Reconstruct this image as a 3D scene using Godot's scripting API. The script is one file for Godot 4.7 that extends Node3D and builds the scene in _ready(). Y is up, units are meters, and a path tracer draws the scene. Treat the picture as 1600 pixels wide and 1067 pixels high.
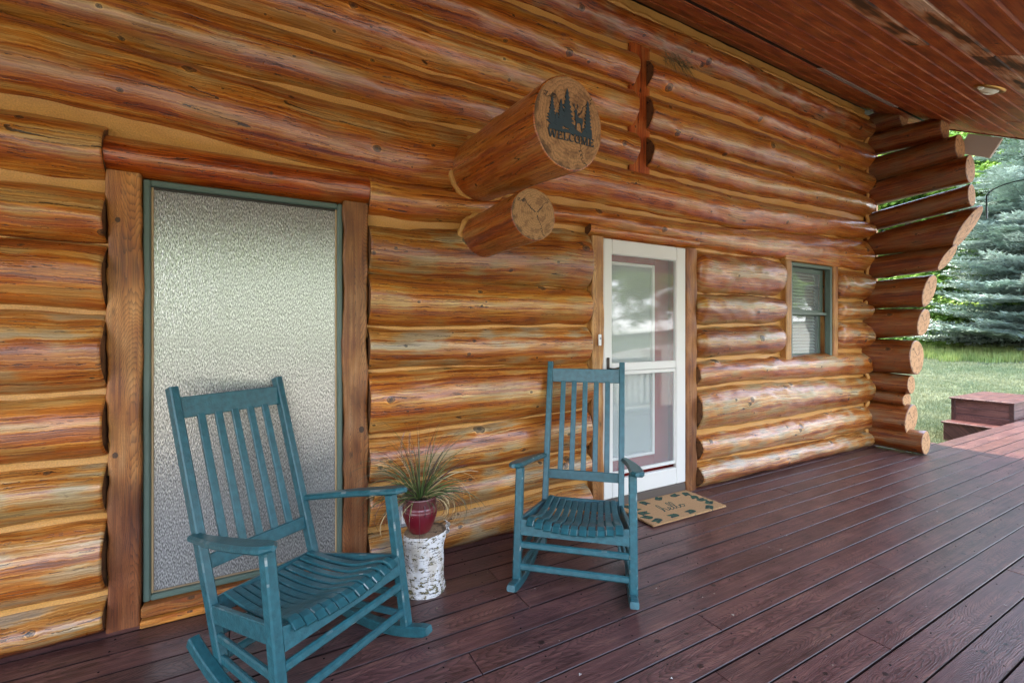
extends Node3D

var rng := RandomNumberGenerator.new()
var nz := FastNoiseLite.new()
var M := {}
var counts := {}
const ROOF_Y := 3.97
const ROOF_K := 0.563
const EAVE_Z := 2.72


# ---------------------------------------------------------------- mesh collector
class MB:
	var v := PackedVector3Array()
	var n := PackedVector3Array()
	var uv := PackedVector2Array()
	var c := PackedColorArray()
	var ix := PackedInt32Array()
	var su := 0.25
	var sv := 1.0
	var uo := 0.0
	var vo := 0.0

	func add(p: Vector3, nn: Vector3, u: Vector2, col: Color) -> int:
		v.append(p); n.append(nn); uv.append(u); c.append(col)
		return v.size() - 1

	func puv(p: Vector3) -> Vector2:
		return Vector2(p.x * su + uo, (p.z + p.y) * sv + vo)

	func tri(a: Vector3, b: Vector3, d: Vector3, out: Vector3, col := Color.WHITE) -> void:
		var nn := (b - a).cross(d - a)
		if nn.length_squared() < 1e-16:
			return
		nn = nn.normalized()
		var i := v.size()
		if nn.dot(out) < 0.0:
			add(a, -nn, puv(a), col); add(b, -nn, puv(b), col); add(d, -nn, puv(d), col)
		else:
			add(a, nn, puv(a), col); add(d, nn, puv(d), col); add(b, nn, puv(b), col)
		ix.append(i); ix.append(i + 1); ix.append(i + 2)

	func quad(a: Vector3, b: Vector3, d: Vector3, e: Vector3, out: Vector3, col := Color.WHITE) -> void:
		tri(a, b, d, out, col)
		tri(a, d, e, out, col)

	# chamfered box: c centre, s size, b chamfer, turned by basis
	func box(ce: Vector3, s: Vector3, b := 0.003, t := Basis(), col := Color.WHITE, colb: Variant = null, colz: Variant = null) -> void:
		var cb: Color = col if colb == null else colb
		var cz: Color = col if colz == null else colz
		var h := s * 0.5
		b = minf(b, minf(h.x, minf(h.y, h.z)) * 0.95)
		var pt := func(sx: float, sy: float, sz: float, ax: int) -> Vector3:
			var p := Vector3(sx * (h.x - (0.0 if ax == 0 else b)), sy * (h.y - (0.0 if ax == 1 else b)), sz * (h.z - (0.0 if ax == 2 else b)))
			return ce + t * p
		for s1 in [-1.0, 1.0]:
			quad(pt.call(s1, -1, -1, 0), pt.call(s1, 1, -1, 0), pt.call(s1, 1, 1, 0), pt.call(s1, -1, 1, 0), t * Vector3(s1, 0, 0), col)
			quad(pt.call(-1, s1, -1, 1), pt.call(1, s1, -1, 1), pt.call(1, s1, 1, 1), pt.call(-1, s1, 1, 1), t * Vector3(0, s1, 0), col)
			quad(pt.call(-1, -1, s1, 2), pt.call(1, -1, s1, 2), pt.call(1, 1, s1, 2), pt.call(-1, 1, s1, 2), t * Vector3(0, 0, s1), cz)
			if b > 0.0:
				for s2 in [-1.0, 1.0]:
					quad(pt.call(s1, s2, -1, 0), pt.call(s1, s2, 1, 0), pt.call(s1, s2, 1, 1), pt.call(s1, s2, -1, 1), t * Vector3(s1, s2, 0), col)
					quad(pt.call(s1, -1, s2, 0), pt.call(s1, 1, s2, 0), pt.call(s1, 1, s2, 2), pt.call(s1, -1, s2, 2), t * Vector3(s1, 0, s2), col)
					quad(pt.call(-1, s1, s2, 1), pt.call(1, s1, s2, 1), pt.call(1, s1, s2, 2), pt.call(-1, s1, s2, 2), t * Vector3(0, s1, s2), cb)
					for s3 in [-1.0, 1.0]:
						tri(pt.call(s1, s2, s3, 0), pt.call(s1, s2, s3, 1), pt.call(s1, s2, s3, 2), t * Vector3(s1, s2, s3), col)

	# octagon-section bar swept along points; chipped edges get the wear colour
	func sweep(pts: Array, ups: Array, ws: Array, hs: Array, bev: float, col: Color, wear := 0.0, wearcol := Color(0.45, 0.44, 0.4), sd := 0.0, rnd: FastNoiseLite = null) -> void:
		var rings := []
		var mid := []
		for i in pts.size():
			var d: Vector3 = (pts[mini(i + 1, pts.size() - 1)] - pts[maxi(i - 1, 0)]).normalized()
			var up: Vector3 = ups[i]
			var side := d.cross(up).normalized()
			up = side.cross(d).normalized()
			var w: float = ws[i] * 0.5
			var h: float = hs[i] * 0.5
			var b := minf(bev, minf(w, h) * 0.9)
			var r := []
			for q in [[w - b, -h], [w, -h + b], [w, h - b], [w - b, h], [-w + b, h], [-w, h - b], [-w, -h + b], [-w + b, -h]]:
				r.append(pts[i] + side * q[0] + up * q[1])
			rings.append(r)
			mid.append(pts[i])
		for i in pts.size() - 1:
			for k in 8:
				var k2 := (k + 1) % 8
				var a: Vector3 = rings[i][k]
				var cc := col
				var outw: Vector3 = (rings[i][k] + rings[i][k2] + rings[i + 1][k] + rings[i + 1][k2]) * 0.25 - (mid[i] + mid[i + 1]) * 0.5
				if wear > 0.0 and rnd:
					var q := rnd.get_noise_3d(a.x * 21.0 + sd, a.y * 21.0 + k * 1.7, a.z * 21.0 + sd * 0.3)
					if k % 2 == 0 and q > 0.62 - wear:
						cc = col.lerp(wearcol, clampf(0.12 + (q - 0.62 + wear) * 1.8, 0.0, 0.75))
					elif q > 0.95 - wear * 0.5:
						cc = col.lerp(wearcol, 0.25)
				quad(a, rings[i][k2], rings[i + 1][k2], rings[i + 1][k], outw, cc)
		for e in [0, pts.size() - 1]:
			var out: Vector3 = (mid[0] - mid[1]) if e == 0 else (mid[e] - mid[e - 1])
			for k in range(1, 7):
				tri(rings[e][0], rings[e][k], rings[e][k + 1], out, col)

	# smooth grid of points, row major (ny rows of nx)
	func grid(nx: int, ny: int, pts: PackedVector3Array, uvs: PackedVector2Array, cols: PackedColorArray, flip := false) -> void:
		var base := v.size()
		for j in ny:
			for i in nx:
				var k := j * nx + i
				var dx := pts[j * nx + mini(i + 1, nx - 1)] - pts[j * nx + maxi(i - 1, 0)]
				var dy := pts[mini(j + 1, ny - 1) * nx + i] - pts[maxi(j - 1, 0) * nx + i]
				var nn := dx.cross(dy).normalized()
				add(pts[k], -nn if flip else nn, uvs[k] if uvs.size() else puv(pts[k]), cols[k] if cols.size() else Color.WHITE)
		for j in ny - 1:
			for i in nx - 1:
				var a := base + j * nx + i
				if flip:
					ix.append_array(PackedInt32Array([a, a + 1, a + nx, a + 1, a + nx + 1, a + nx]))
				else:
					ix.append_array(PackedInt32Array([a, a + nx, a + 1, a + 1, a + nx, a + nx + 1]))

	# surface of revolution about y through ce; prof is [radius, y] pairs
	func lathe(ce: Vector3, prof: Array, seg := 32, col := Color.WHITE) -> void:
		var pts := PackedVector3Array()
		var us := PackedVector2Array()
		var cs := PackedColorArray()
		for j in prof.size():
			for i in seg + 1:
				var a := TAU * i / seg
				pts.append(ce + Vector3(cos(a) * prof[j][0], prof[j][1], sin(a) * prof[j][0]))
				us.append(Vector2(float(i) / seg, prof[j][1]))
				cs.append(col)
		grid(seg + 1, prof.size(), pts, us, cs, true)

	# round tube along points
	func tube(pts: Array, rs: Array, seg := 8, col := Color.WHITE) -> void:
		var ps := PackedVector3Array()
		var us := PackedVector2Array()
		var cs := PackedColorArray()
		var ref := Vector3(0.13, 0.92, 0.37).normalized()
		var len := 0.0
		for j in pts.size():
			var d: Vector3 = (pts[mini(j + 1, pts.size() - 1)] - pts[maxi(j - 1, 0)]).normalized()
			var s := d.cross(ref)
			if s.length() < 0.1:
				s = d.cross(Vector3.RIGHT)
			s = s.normalized()
			var u := s.cross(d).normalized()
			if j > 0:
				len += (pts[j] - pts[j - 1]).length()
			for i in seg + 1:
				var a := TAU * i / seg
				ps.append(pts[j] + (s * cos(a) + u * sin(a)) * rs[j])
				us.append(Vector2(float(i) / seg, len))
				cs.append(col)
		grid(seg + 1, pts.size(), ps, us, cs, false)

	func mesh(into: ArrayMesh = null) -> ArrayMesh:
		var m := into if into else ArrayMesh.new()
		var a := []
		a.resize(Mesh.ARRAY_MAX)
		a[Mesh.ARRAY_VERTEX] = v
		a[Mesh.ARRAY_NORMAL] = n
		a[Mesh.ARRAY_TEX_UV] = uv
		a[Mesh.ARRAY_COLOR] = c
		a[Mesh.ARRAY_INDEX] = ix
		m.add_surface_from_arrays(Mesh.PRIMITIVE_TRIANGLES, a)
		return m


# ---------------------------------------------------------------- naming
func numbered(n: String, parent: Node) -> String:
	var key := str(parent.get_instance_id()) + n
	if not counts.has(key):
		counts[key] = 0
		return n
	counts[key] += 1
	return "%s_%03d" % [n, counts[key]]


func put(called: String, mesh: Mesh, mat: Variant, parent: Node = self) -> MeshInstance3D:
	var o := MeshInstance3D.new()
	o.name = numbered(called, parent)
	o.mesh = mesh
	if mat is Array:
		for i in mini(mat.size(), mesh.get_surface_count()):
			o.set_surface_override_material(i, mat[i])
	else:
		o.material_override = mat
	parent.add_child(o, true)
	return o


func thing(called: String, label: String, category: String, at := Vector3.ZERO, turn := 0.0, group := "") -> Node3D:
	var o := Node3D.new()
	o.name = numbered(called, self)
	add_child(o, true)
	o.position = at
	o.rotation.y = turn
	tag(o, label, category, group)
	return o


func tag(o: Node, label: String, category: String, group := "") -> Node:
	o.set_meta("label", label)
	o.set_meta("category", category)
	if group:
		o.set_meta("group", group)
	return o


func kind(o: Node, k: String) -> Node:
	o.set_meta("kind", k)
	return o


func copy(o: Node3D, called: String, at: Vector3, turn: float, label: String) -> Node3D:
	var c: Node3D = o.duplicate()
	c.name = numbered(called, self)
	add_child(c, true)
	c.position = at
	c.rotation.y = turn
	if label:
		c.set_meta("label", label)
	return c


func lin(hex: String) -> Color:
	return Color(hex).srgb_to_linear()


func sm(a: float, b: float, x: float) -> float:
	return smoothstep(a, b, x)


func px(a: Array, b: Array, x: float) -> float:   # piecewise linear
	if x <= a[0]:
		return b[0]
	for i in range(1, a.size()):
		if x <= a[i]:
			return lerpf(b[i - 1], b[i], (x - a[i - 1]) / (a[i] - a[i - 1]))
	return b[-1]


# ---------------------------------------------------------------- textures
func noise_img(w: int, h: int, freq: float, sd: int, oct := 3, tw := 0, th := 0) -> PackedByteArray:
	var f := FastNoiseLite.new()
	f.seed = sd
	f.noise_type = FastNoiseLite.TYPE_SIMPLEX_SMOOTH
	f.frequency = freq
	f.fractal_octaves = oct
	var im := f.get_seamless_image(w, h, false, false, 0.15, true)
	im.convert(Image.FORMAT_L8)
	if tw > 0:
		# stretch with a wrapped margin, so that the tile still meets itself
		var kx := tw / w
		var ky := th / h
		var p := Image.create_empty(w + 4, h + 4, false, Image.FORMAT_L8)
		for oy in [-1, 0, 1]:
			for ox in [-1, 0, 1]:
				p.blit_rect(im, Rect2i(0, 0, w, h), Vector2i(2 + ox * w, 2 + oy * h))
		p.resize((w + 4) * kx, (h + 4) * ky, Image.INTERPOLATE_CUBIC)
		im = p.get_region(Rect2i(2 * kx, 2 * ky, tw, th))
	return im.get_data()


func ramp_lut(cols: Array) -> PackedByteArray:
	var b := PackedByteArray()
	for i in 256:
		var t := i / 255.0 * (cols.size() - 1)
		var k := mini(int(t), cols.size() - 2)
		var c: Color = Color(cols[k]).lerp(Color(cols[k + 1]), t - k)
		b.append(c.r8); b.append(c.g8); b.append(c.b8)
	return b


func tex(w: int, h: int, d: PackedByteArray, fmt := Image.FORMAT_RGB8) -> ImageTexture:
	return ImageTexture.create_from_image(Image.create_from_data(w, h, false, fmt, d))


# peeled log surface: long streaks that bend round knots, drying cracks, worn varnish
func log_tex(w: int, h: int, cols: Array, grey: Color, sd: int, nk: int, greyness := 0.6) -> Array:
	var mu := 4.0 / w
	var mv := 1.0 / h
	var A := noise_img(w / 48, h, 0.02, sd, 2, w, h)
	var B := noise_img(w / 48, h, 0.07, sd + 1, 3, w, h)
	var C := noise_img(w / 24, h, 0.2, sd + 2, 3, w, h)
	var E := noise_img(w / 4, h / 4, 0.03, sd + 3, 4, w, h)
	var D := noise_img(w / 32, h, 0.022, sd + 4, 2, w, h)
	var G := noise_img(w / 2, h / 2, 0.12, sd + 5, 3, w, h)
	var lut := ramp_lut(cols)
	var dv := PackedFloat32Array()
	dv.resize(w * h)
	var kd := PackedFloat32Array()
	kd.resize(w * h)
	var r := RandomNumberGenerator.new()
	r.seed = sd * 77 + 5
	var knots := []
	for k in nk:
		var rad := r.randf_range(0.005, 0.012)
		if k % 5 == 0:
			rad = r.randf_range(0.014, 0.028)
		var ku := r.randf() * 4.0
		var kv := r.randf()
		knots.append([ku, kv, rad])
		var nu := int(rad * 9.0 / mu)
		var nv := int(rad * 4.0 / mv)
		for j in range(-nv, nv + 1):
			for i in range(-nu, nu + 1):
				var du := i * mu
				var dw := j * mv
				var e := exp(-du * du / (rad * rad * 9.0) - dw * dw / (rad * rad * 4.0))
				var x := posmod(int(ku / mu) + i, w)
				var y := posmod(int(kv / mv) + j, h)
				dv[y * w + x] -= dw * e * 0.85 / mv
				var dist := sqrt(du * du * 0.7 + dw * dw) / rad
				if dist < 2.0:
					kd[y * w + x] = maxf(kd[y * w + x], 2.0 - dist)
	var out := PackedByteArray()
	out.resize(w * h * 3)
	var hg := PackedByteArray()
	hg.resize(w * h)
	var rg := PackedByteArray()
	rg.resize(w * h)
	var gr := grey.r8
	var gg := grey.g8
	var gb := grey.b8
	for y in h:
		for x in w:
			var i := y * w + x
			var j := posmod(y + roundi(dv[i] + (E[i] - 128) * 0.022 + (G[i] - 128) * 0.012), h) * w + x
			var a := A[j] / 255.0
			var b := B[j] / 255.0
			var c := C[j] / 255.0
			var e := E[i] / 255.0
			var t := clampf(0.5 + (a - 0.5) * 0.7 + (b - 0.5) * 0.6 + (c - 0.5) * 0.42 + (e - 0.5) * 0.3, 0.0, 1.0)
			var k := int(t * 255.0) * 3
			var m := 0.76 + c * 0.4
			var hh := 0.5 + (b - 0.5) * 0.22 + (c - 0.5) * 0.4 + (e - 0.5) * 0.08
			var d := absf(D[j] / 255.0 - 0.5)
			if (d < 0.009 and e > 0.47) or (absf(B[j] / 255.0 - 0.36) < 0.012 and e < 0.46):
				m *= 0.42
				hh -= 0.35
			var g := G[i] / 255.0
			var we := clampf((e - 0.52) * 3.0 + (a - 0.5) * 1.5 + (b - 0.5) * 1.2, 0.0, 1.0) * greyness
			if g > 0.8:
				m *= 1.0 - (g - 0.8) * 1.6
			var q := kd[i]
			if q > 0.0:
				q += (g - 0.5) * 0.5
				if q > 1.55:
					m *= 0.45
					hh -= 0.15
				elif q > 1.0:
					m *= 0.72 + 0.2 * sin(q * 30.0 + g * 9.0)
					we = minf(we + 0.25, 0.8)
					hh += 0.12
				elif q > 0.8:
					m *= 0.6
				elif q > 0.0:
					m *= 1.0 + q * 0.18
					hh += q * 0.12
			out[i * 3] = clampi(int((lut[k] * (1.0 - we) + gr * we) * m), 0, 255)
			out[i * 3 + 1] = clampi(int((lut[k + 1] * (1.0 - we) + gg * we) * m), 0, 255)
			out[i * 3 + 2] = clampi(int((lut[k + 2] * (1.0 - we) + gb * we) * m), 0, 255)
			hg[i] = clampi(int(hh * 255.0), 0, 255)
			rg[i] = clampi(int((0.36 + we * 0.3 + (g - 0.5) * 0.25 + (0.2 if q > 1.0 else 0.0)) * 255.0), 0, 255)
	return [tex(w, h, out), tex(w, h, hg, Image.FORMAT_L8), tex(w, h, rg, Image.FORMAT_L8), knots]


# flat-sawn planks: four board widths side by side, growth rings cut by the saw
func plank_tex(w: int, h: int, cols: Array, sd: int, contrast: float, ring_mm: float, bl := 0.9) -> Array:
	var E := noise_img(w / 4, h / 4, 0.03, sd, 3, w, h)
	var C := noise_img(w / 16, h, 0.25, sd + 1, 2, w, h)
	var B := noise_img(w / 16, h, 0.05, sd + 2, 3, w, h)
	var G := noise_img(w / 4, h / 4, 0.08, sd + 3, 3, w, h)
	var lut := ramp_lut(cols)
	var out := PackedByteArray()
	out.resize(w * h * 3)
	var hg := PackedByteArray()
	hg.resize(w * h)
	var r := RandomNumberGenerator.new()
	r.seed = sd
	var nb := 4
	var bh := h / nb
	var knots := []
	for k in 9:
		knots.append([r.randf() * 3.4, r.randf() * 0.6, r.randf_range(0.008, 0.016)])
	for bd in nb:
		var off := r.randf_range(-0.04, 0.04)
		var p1 := r.randf() * TAU
		var p2 := r.randf() * TAU
		var a1 := r.randf_range(0.02, 0.05)
		for x in w:
			var u := float(x) / w
			var dd := 0.05 + a1 * sin(u * TAU + p1) + 0.025 * sin(u * TAU * 3.0 + p2)
			for yy in bh:
				var y := bd * bh + yy
				var i := y * w + x
				var vv := (float(yy) / bh - 0.5) * 0.15 + off
				var e := E[i] / 255.0
				var b := B[i] / 255.0
				var rr := sqrt(vv * vv + dd * dd) + (e - 0.5) * 0.012 + (b - 0.5) * 0.006
				var dark := 1.0
				var kk := 0.0
				for q in knots:
					var du: float = u * 3.4 - q[0]
					if absf(du) < q[2] * 5.0:
						var dw: float = float(y) / h * 0.6 - q[1]
						var ds := sqrt(du * du * 0.6 + dw * dw) / (q[2] as float)
						if ds < 4.0:
							rr += exp(-ds * ds * 0.35) * 0.02
							if ds < 1.0:
								dark = 0.5
								kk = 1.0
				var ring := fposmod(rr / (ring_mm * 0.001), 1.0)
				var late := ring * ring * ring
				var c := C[i] / 255.0
				var t := clampf(0.5 + (e - 0.5) * bl + (b - 0.5) * 0.6, 0.0, 1.0)
				var k := int(t * 255.0) * 3
				var m := (1.0 - contrast * late) * (0.82 + c * 0.3) * dark
				var g := G[i] / 255.0
				if g > 0.78:
					m *= 1.0 - (g - 0.78) * 1.5
				out[i * 3] = clampi(int(lut[k] * m), 0, 255)
				out[i * 3 + 1] = clampi(int(lut[k + 1] * m), 0, 255)
				out[i * 3 + 2] = clampi(int(lut[k + 2] * m), 0, 255)
				hg[i] = clampi(int((0.45 + late * 0.3 + (c - 0.5) * 0.35 + (e - 0.5) * 0.2 - kk * 0.1) * 255.0), 0, 255)
	return [tex(w, h, out), tex(w, h, hg, Image.FORMAT_L8)]


func endgrain_tex(s: int) -> ImageTexture:
	var out := PackedByteArray()
	out.resize(s * s * 3)
	var N := noise_img(s, s, 0.02, 31, 4)
	var N2 := noise_img(s, s, 0.15, 32, 2)
	for y in s:
		for x in s:
			var dx := (x + 0.5) / s * 2.0 - 1.0 + 0.12
			var dy := (y + 0.5) / s * 2.0 - 1.0 - 0.06
			var n := N[y * s + x] / 255.0
			var r := sqrt(dx * dx + dy * dy) + (n - 0.5) * 0.12
			var a := atan2(dy, dx)
			var ring := fposmod(r * 12.0, 1.0)
			var m := 0.95 - 0.2 * ring * ring + (N2[y * s + x] / 255.0 - 0.5) * 0.25
			m *= 1.0 - 0.35 * sm(0.9, 1.08, r)
			for k in [0.6, 2.3, 4.4]:
				var da := absf(wrapf(a - k - (n - 0.5) * 0.4, -PI, PI)) * r
				if da < 0.022 * (1.0 - r * 0.6) and r < 0.9 and r > 0.05:
					m *= 0.4
			var st := sm(0.5, 0.75, n) * 0.55
			out[(y * s + x) * 3] = clampi(int(lerpf(214, 150, st) * m), 0, 255)
			out[(y * s + x) * 3 + 1] = clampi(int(lerpf(170, 112, st) * m), 0, 255)
			out[(y * s + x) * 3 + 2] = clampi(int(lerpf(120, 74, st) * m), 0, 255)
	return tex(s, s, out)


func birch_tex(w: int, h: int) -> Array:
	var A := noise_img(w, h / 6, 0.02, 51, 4, w, h)
	var F := noise_img(w / 8, h, 0.1, 52, 3, w, h)
	var G := noise_img(w, h, 0.03, 53, 4)
	var K := noise_img(w, h, 0.12, 54, 3)
	var out := PackedByteArray()
	out.resize(w * h * 3)
	var hg := PackedByteArray()
	hg.resize(w * h)
	for y in h:
		for x in w:
			var i := y * w + x
			var f := F[i] / 255.0
			var g := G[i] / 255.0
			var k := K[i] / 255.0
			var c := Color(0.86, 0.84, 0.82)
			c = c.lerp(Color(0.74, 0.68, 0.60), sm(0.45, 0.75, A[i] / 255.0) * 0.6)
			var hh := 0.55
			var len := sm(0.68, 0.74, f) * sm(0.42, 0.55, k)
			c = c.lerp(Color(0.20, 0.17, 0.15), len * 0.9)
			hh -= len * 0.3
			var low := sm(0.45, 1.0, float(y) / h)
			var pt := sm(0.66 - low * 0.16, 0.76 - low * 0.12, g)
			var rough := Color(0.22, 0.20, 0.15).lerp(Color(0.62, 0.56, 0.36), sm(0.4, 0.7, k))
			c = c.lerp(rough, pt * 0.9)
			hh += pt * (k - 0.4)
			out[i * 3] = c.r8
			out[i * 3 + 1] = c.g8
			out[i * 3 + 2] = c.b8
			hg[i] = clampi(int(hh * 255), 0, 255)
	return [tex(w, h, out), tex(w, h, hg, Image.FORMAT_L8)]


func blot(im: Image, p: Vector2, rx: float, ry: float, ang: float, col: Color) -> void:
	var R := int(ceil(maxf(rx, ry))) + 1
	var ca := cos(ang)
	var sa := sin(ang)
	for j in range(-R, R + 1):
		for i in range(-R, R + 1):
			var u := (i * ca + j * sa) / rx
			var w := (-i * sa + j * ca) / ry
			var X := int(p.x) + i
			var Y := int(p.y) + j
			if u * u + w * w < 1.0 and X >= 0 and Y >= 0 and X < im.get_width() and Y < im.get_height():
				im.set_pixel(X, Y, im.get_pixel(X, Y).lerp(col, 0.88))


func mat_tex(w: int, h: int) -> ImageTexture:
	var r := RandomNumberGenerator.new()
	r.seed = 9
	var im := Image.create_empty(w, h, false, Image.FORMAT_RGB8)
	for y in h:
		for x in w:
			var t := r.randf()
			im.set_pixel(x, y, Color(0.76, 0.60, 0.42).lerp(Color(0.48, 0.34, 0.20), t * t * 0.8))
	var greens := [Color(0.05, 0.22, 0.18), Color(0.08, 0.28, 0.20), Color(0.04, 0.17, 0.16)]
	# sprigs of leaves round the edge
	for k in 15:
		var t := k / 15.0 * 4.0
		var side := int(t)
		var f := t - side
		var p := Vector2(lerpf(0.08, 0.92, f) * w, 0.12 * h)
		if side == 1:
			p = Vector2(0.91 * w, lerpf(0.12, 0.86, f) * h)
		elif side == 2:
			p = Vector2(lerpf(0.92, 0.08, f) * w, 0.87 * h)
		elif side == 3:
			p = Vector2(0.09 * w, lerpf(0.86, 0.12, f) * h)
		p += Vector2(r.randf_range(-12, 12), r.randf_range(-8, 8))
		var ang := r.randf() * TAU
		var d := Vector2(cos(ang), sin(ang))
		for s in 9:
			blot(im, p + d * (s - 4) * 6.5, 3.5, 1.6, ang, greens[0])
			if s % 2 == 0:
				for sg in [-1.0, 1.0]:
					var la: float = ang + sg * 0.9
					blot(im, p + d * (s - 4) * 6.5 + Vector2(cos(la), sin(la)) * 17.0, 16.0, 8.0, la, greens[r.randi() % 3])
	# the word hello in one running hand
	var path := [Vector2(0, 40), Vector2(14, 20), Vector2(26, -34), Vector2(20, -46), Vector2(12, -20), Vector2(8, 38), Vector2(16, 12), Vector2(28, 6), Vector2(30, 36), Vector2(40, 34), Vector2(58, 22), Vector2(62, 8), Vector2(50, 8), Vector2(48, 32), Vector2(62, 38), Vector2(78, 18), Vector2(92, -36), Vector2(86, -48), Vector2(78, -18), Vector2(80, 36), Vector2(94, 22), Vector2(114, -36), Vector2(108, -48), Vector2(98, -16), Vector2(102, 36), Vector2(114, 34), Vector2(122, 12), Vector2(136, 8), Vector2(146, 24), Vector2(134, 38), Vector2(122, 26), Vector2(134, 12), Vector2(160, 14)]
	var cv := Curve2D.new()
	for i in path.size():
		var a: Vector2 = path[maxi(i - 1, 0)]
		var b: Vector2 = path[mini(i + 1, path.size() - 1)]
		cv.add_point(path[i], -(b - a) * 0.17, (b - a) * 0.17)
	for p in cv.tessellate_even_length(5, 2.0):
		blot(im, Vector2(w * 0.5 - 110, h * 0.5) + p * 1.35, 3.6, 3.6, 0.0, greens[0])
	return ImageTexture.create_from_image(im)


func mat(called: String, albedo: Color, rough := 0.6) -> StandardMaterial3D:
	var m := StandardMaterial3D.new()
	m.resource_name = called
	m.albedo_color = albedo
	m.roughness = rough
	m.vertex_color_use_as_albedo = true
	M[called] = m
	return m


func bump(m: StandardMaterial3D, t: Texture2D, cm: float) -> void:
	m.heightmap_enabled = true
	m.heightmap_texture = t
	m.heightmap_scale = cm


func l8(w: int, h: int, d: PackedByteArray) -> ImageTexture:
	return tex(w, h, d, Image.FORMAT_L8)


func materials() -> void:
	var W := Color.WHITE
	# varnished logs
	var lt := log_tex(1536, 512, ["#7a3610", "#a8591c", "#c0752b", "#cd9044", "#d8aa6c"], Color("#a8885a"), 11, 34, 0.42)
	var m := mat("log", W, 1.0)
	m.albedo_texture = lt[0]
	m.roughness_texture = lt[2]
	bump(m, lt[1], 0.4)
	m.clearcoat_enabled = true
	m.clearcoat = 0.6
	m.clearcoat_roughness = 0.26
	M["log_knots"] = lt[3]
	var l2 := log_tex(1536, 512, ["#6e3210", "#9a5019", "#b4702c", "#c48d4c", "#cfa87c"], Color("#a89678"), 29, 46, 0.75)
	m = mat("log_grey", W, 1.0)
	m.albedo_texture = l2[0]
	m.roughness_texture = l2[2]
	bump(m, l2[1], 0.45)
	m.clearcoat_enabled = true
	m.clearcoat = 0.6
	m.clearcoat_roughness = 0.26
	M["log_grey_knots"] = l2[3]
	m = mat("log_end", W, 0.75)
	m.albedo_texture = endgrain_tex(256)
	# deck and soffit boards
	var dk := plank_tex(1536, 512, ["#3e2827", "#573936", "#694743", "#7c554c", "#906654"], 71, 0.42, 5.0, 0.45)
	m = mat("deck", W, 0.32)
	m.albedo_texture = dk[0]
	bump(m, dk[1], 0.2)
	var cd := plank_tex(1536, 512, ["#84381a", "#a64e22", "#c0622c", "#d0783c", "#da9058"], 91, 0.3, 4.0)
	m = mat("cedar", W, 0.45)
	m.albedo_texture = cd[0]
	bump(m, cd[1], 0.15)
	var cw := plank_tex(1024, 512, ["#4a3420", "#966038", "#cc8a5c", "#deb08a", "#eccaac"], 97, 0.3, 4.5, 1.9)
	m = mat("cedar_worn", W, 0.5)
	m.albedo_texture = cw[0]
	bump(m, cw[1], 0.15)
	var pi := plank_tex(1024, 512, ["#8a5626", "#ab7238", "#bf884a", "#cf9c60", "#dbb07a"], 113, 0.3, 4.0, 1.0)
	m = mat("pine_trim", W, 0.5)
	m.albedo_texture = pi[0]
	bump(m, pi[1], 0.12)
	m = mat("trim_wood", W, 0.5)
	m.albedo_texture = lt[0]
	bump(m, lt[1], 0.3)
	# chinking between the logs
	m = mat("chinking", Color("#d89c4e"), 0.5)
	m.albedo_texture = l8(256, 256, noise_soft(256, 41, 0.8, 0.2))
	m.uv1_triplanar = true
	m.uv1_scale = Vector3(2.2, 2.2, 2.2)
	bump(m, l8(256, 256, noise_img(256, 256, 0.16, 42, 4)), 0.15)
	# paint
	var pn := l8(256, 256, noise_soft(256, 43, 0.74, 0.03))
	m = mat("teal_paint", W, 0.4)
	m.albedo_texture = pn
	m.uv1_triplanar = true
	m.uv1_scale = Vector3(3, 3, 3)
	bump(m, l8(256, 256, noise_img(256, 256, 0.1, 44, 4)), 0.1)
	m = mat("white_paint", Color("#dcd8ce"), 0.35)
	m = mat("red_paint", Color("#861a14"), 0.4)
	m = mat("green_paint", Color("#57675b"), 0.4)
	m = mat("blind", Color("#a2a498"), 0.6)
	m = mat("dark", Color("#17130f"), 0.8)
	m = mat("black_iron", Color("#1c2226"), 0.5)
	m.metallic = 0.4
	m = mat("bronze", Color("#3a332c"), 0.4)
	m.metallic = 0.7
	m = mat("sign_metal", Color("#2c3a40"), 0.55)
	m = mat("glass", Color(0.9, 0.95, 0.93, 0.1), 0.03)
	m.transparency = BaseMaterial3D.TRANSPARENCY_ALPHA
	m.metallic_specular = 0.42
	m.vertex_color_use_as_albedo = false
	m = mat("rain_glass", Color("#dcd8d0"), 0.24)
	m.metallic = 0.66
	m.metallic_specular = 0.7
	m.vertex_color_use_as_albedo = false
	var rn := noise_img(512, 128, 0.13, 61, 2, 512, 1024)
	bump(m, l8(512, 1024, rn), 0.11)
	var rs := noise_img(512, 256, 0.18, 62, 2, 512, 1024)
	for i in rs.size():
		rs[i] = clampi(int(195.0 + (rs[i] - 128) * 0.8), 70, 255)
	m.albedo_texture = l8(512, 1024, rs)
	m = mat("screen_pane", Color("#4d5c58"), 0.12)
	m.metallic_specular = 0.6
	# birch, pot, plant
	var bt := birch_tex(512, 384)
	m = mat("birch", W, 0.75)
	m.albedo_texture = bt[0]
	bump(m, bt[1], 0.5)
	m = mat("glaze", W, 0.16)
	m.clearcoat_enabled = true
	m = mat("soil", Color("#2a1d14"), 0.95)
	m = mat("leaf", W, 0.5)
	m.backlight_enabled = true
	m.backlight = Color(0.5, 0.5, 0.5)
	m = mat("fuzz", W, 0.9)
	m = mat("coir", W, 0.95)
	m.albedo_texture = mat_tex(640, 384)
	bump(m, l8(256, 256, noise_img(256, 256, 0.35, 63, 2)), 0.3)
	m.uv1_scale = Vector3(1, 1, 1)
	m = mat("grey_plastic", Color("#9a9ca0"), 0.4)
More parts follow.
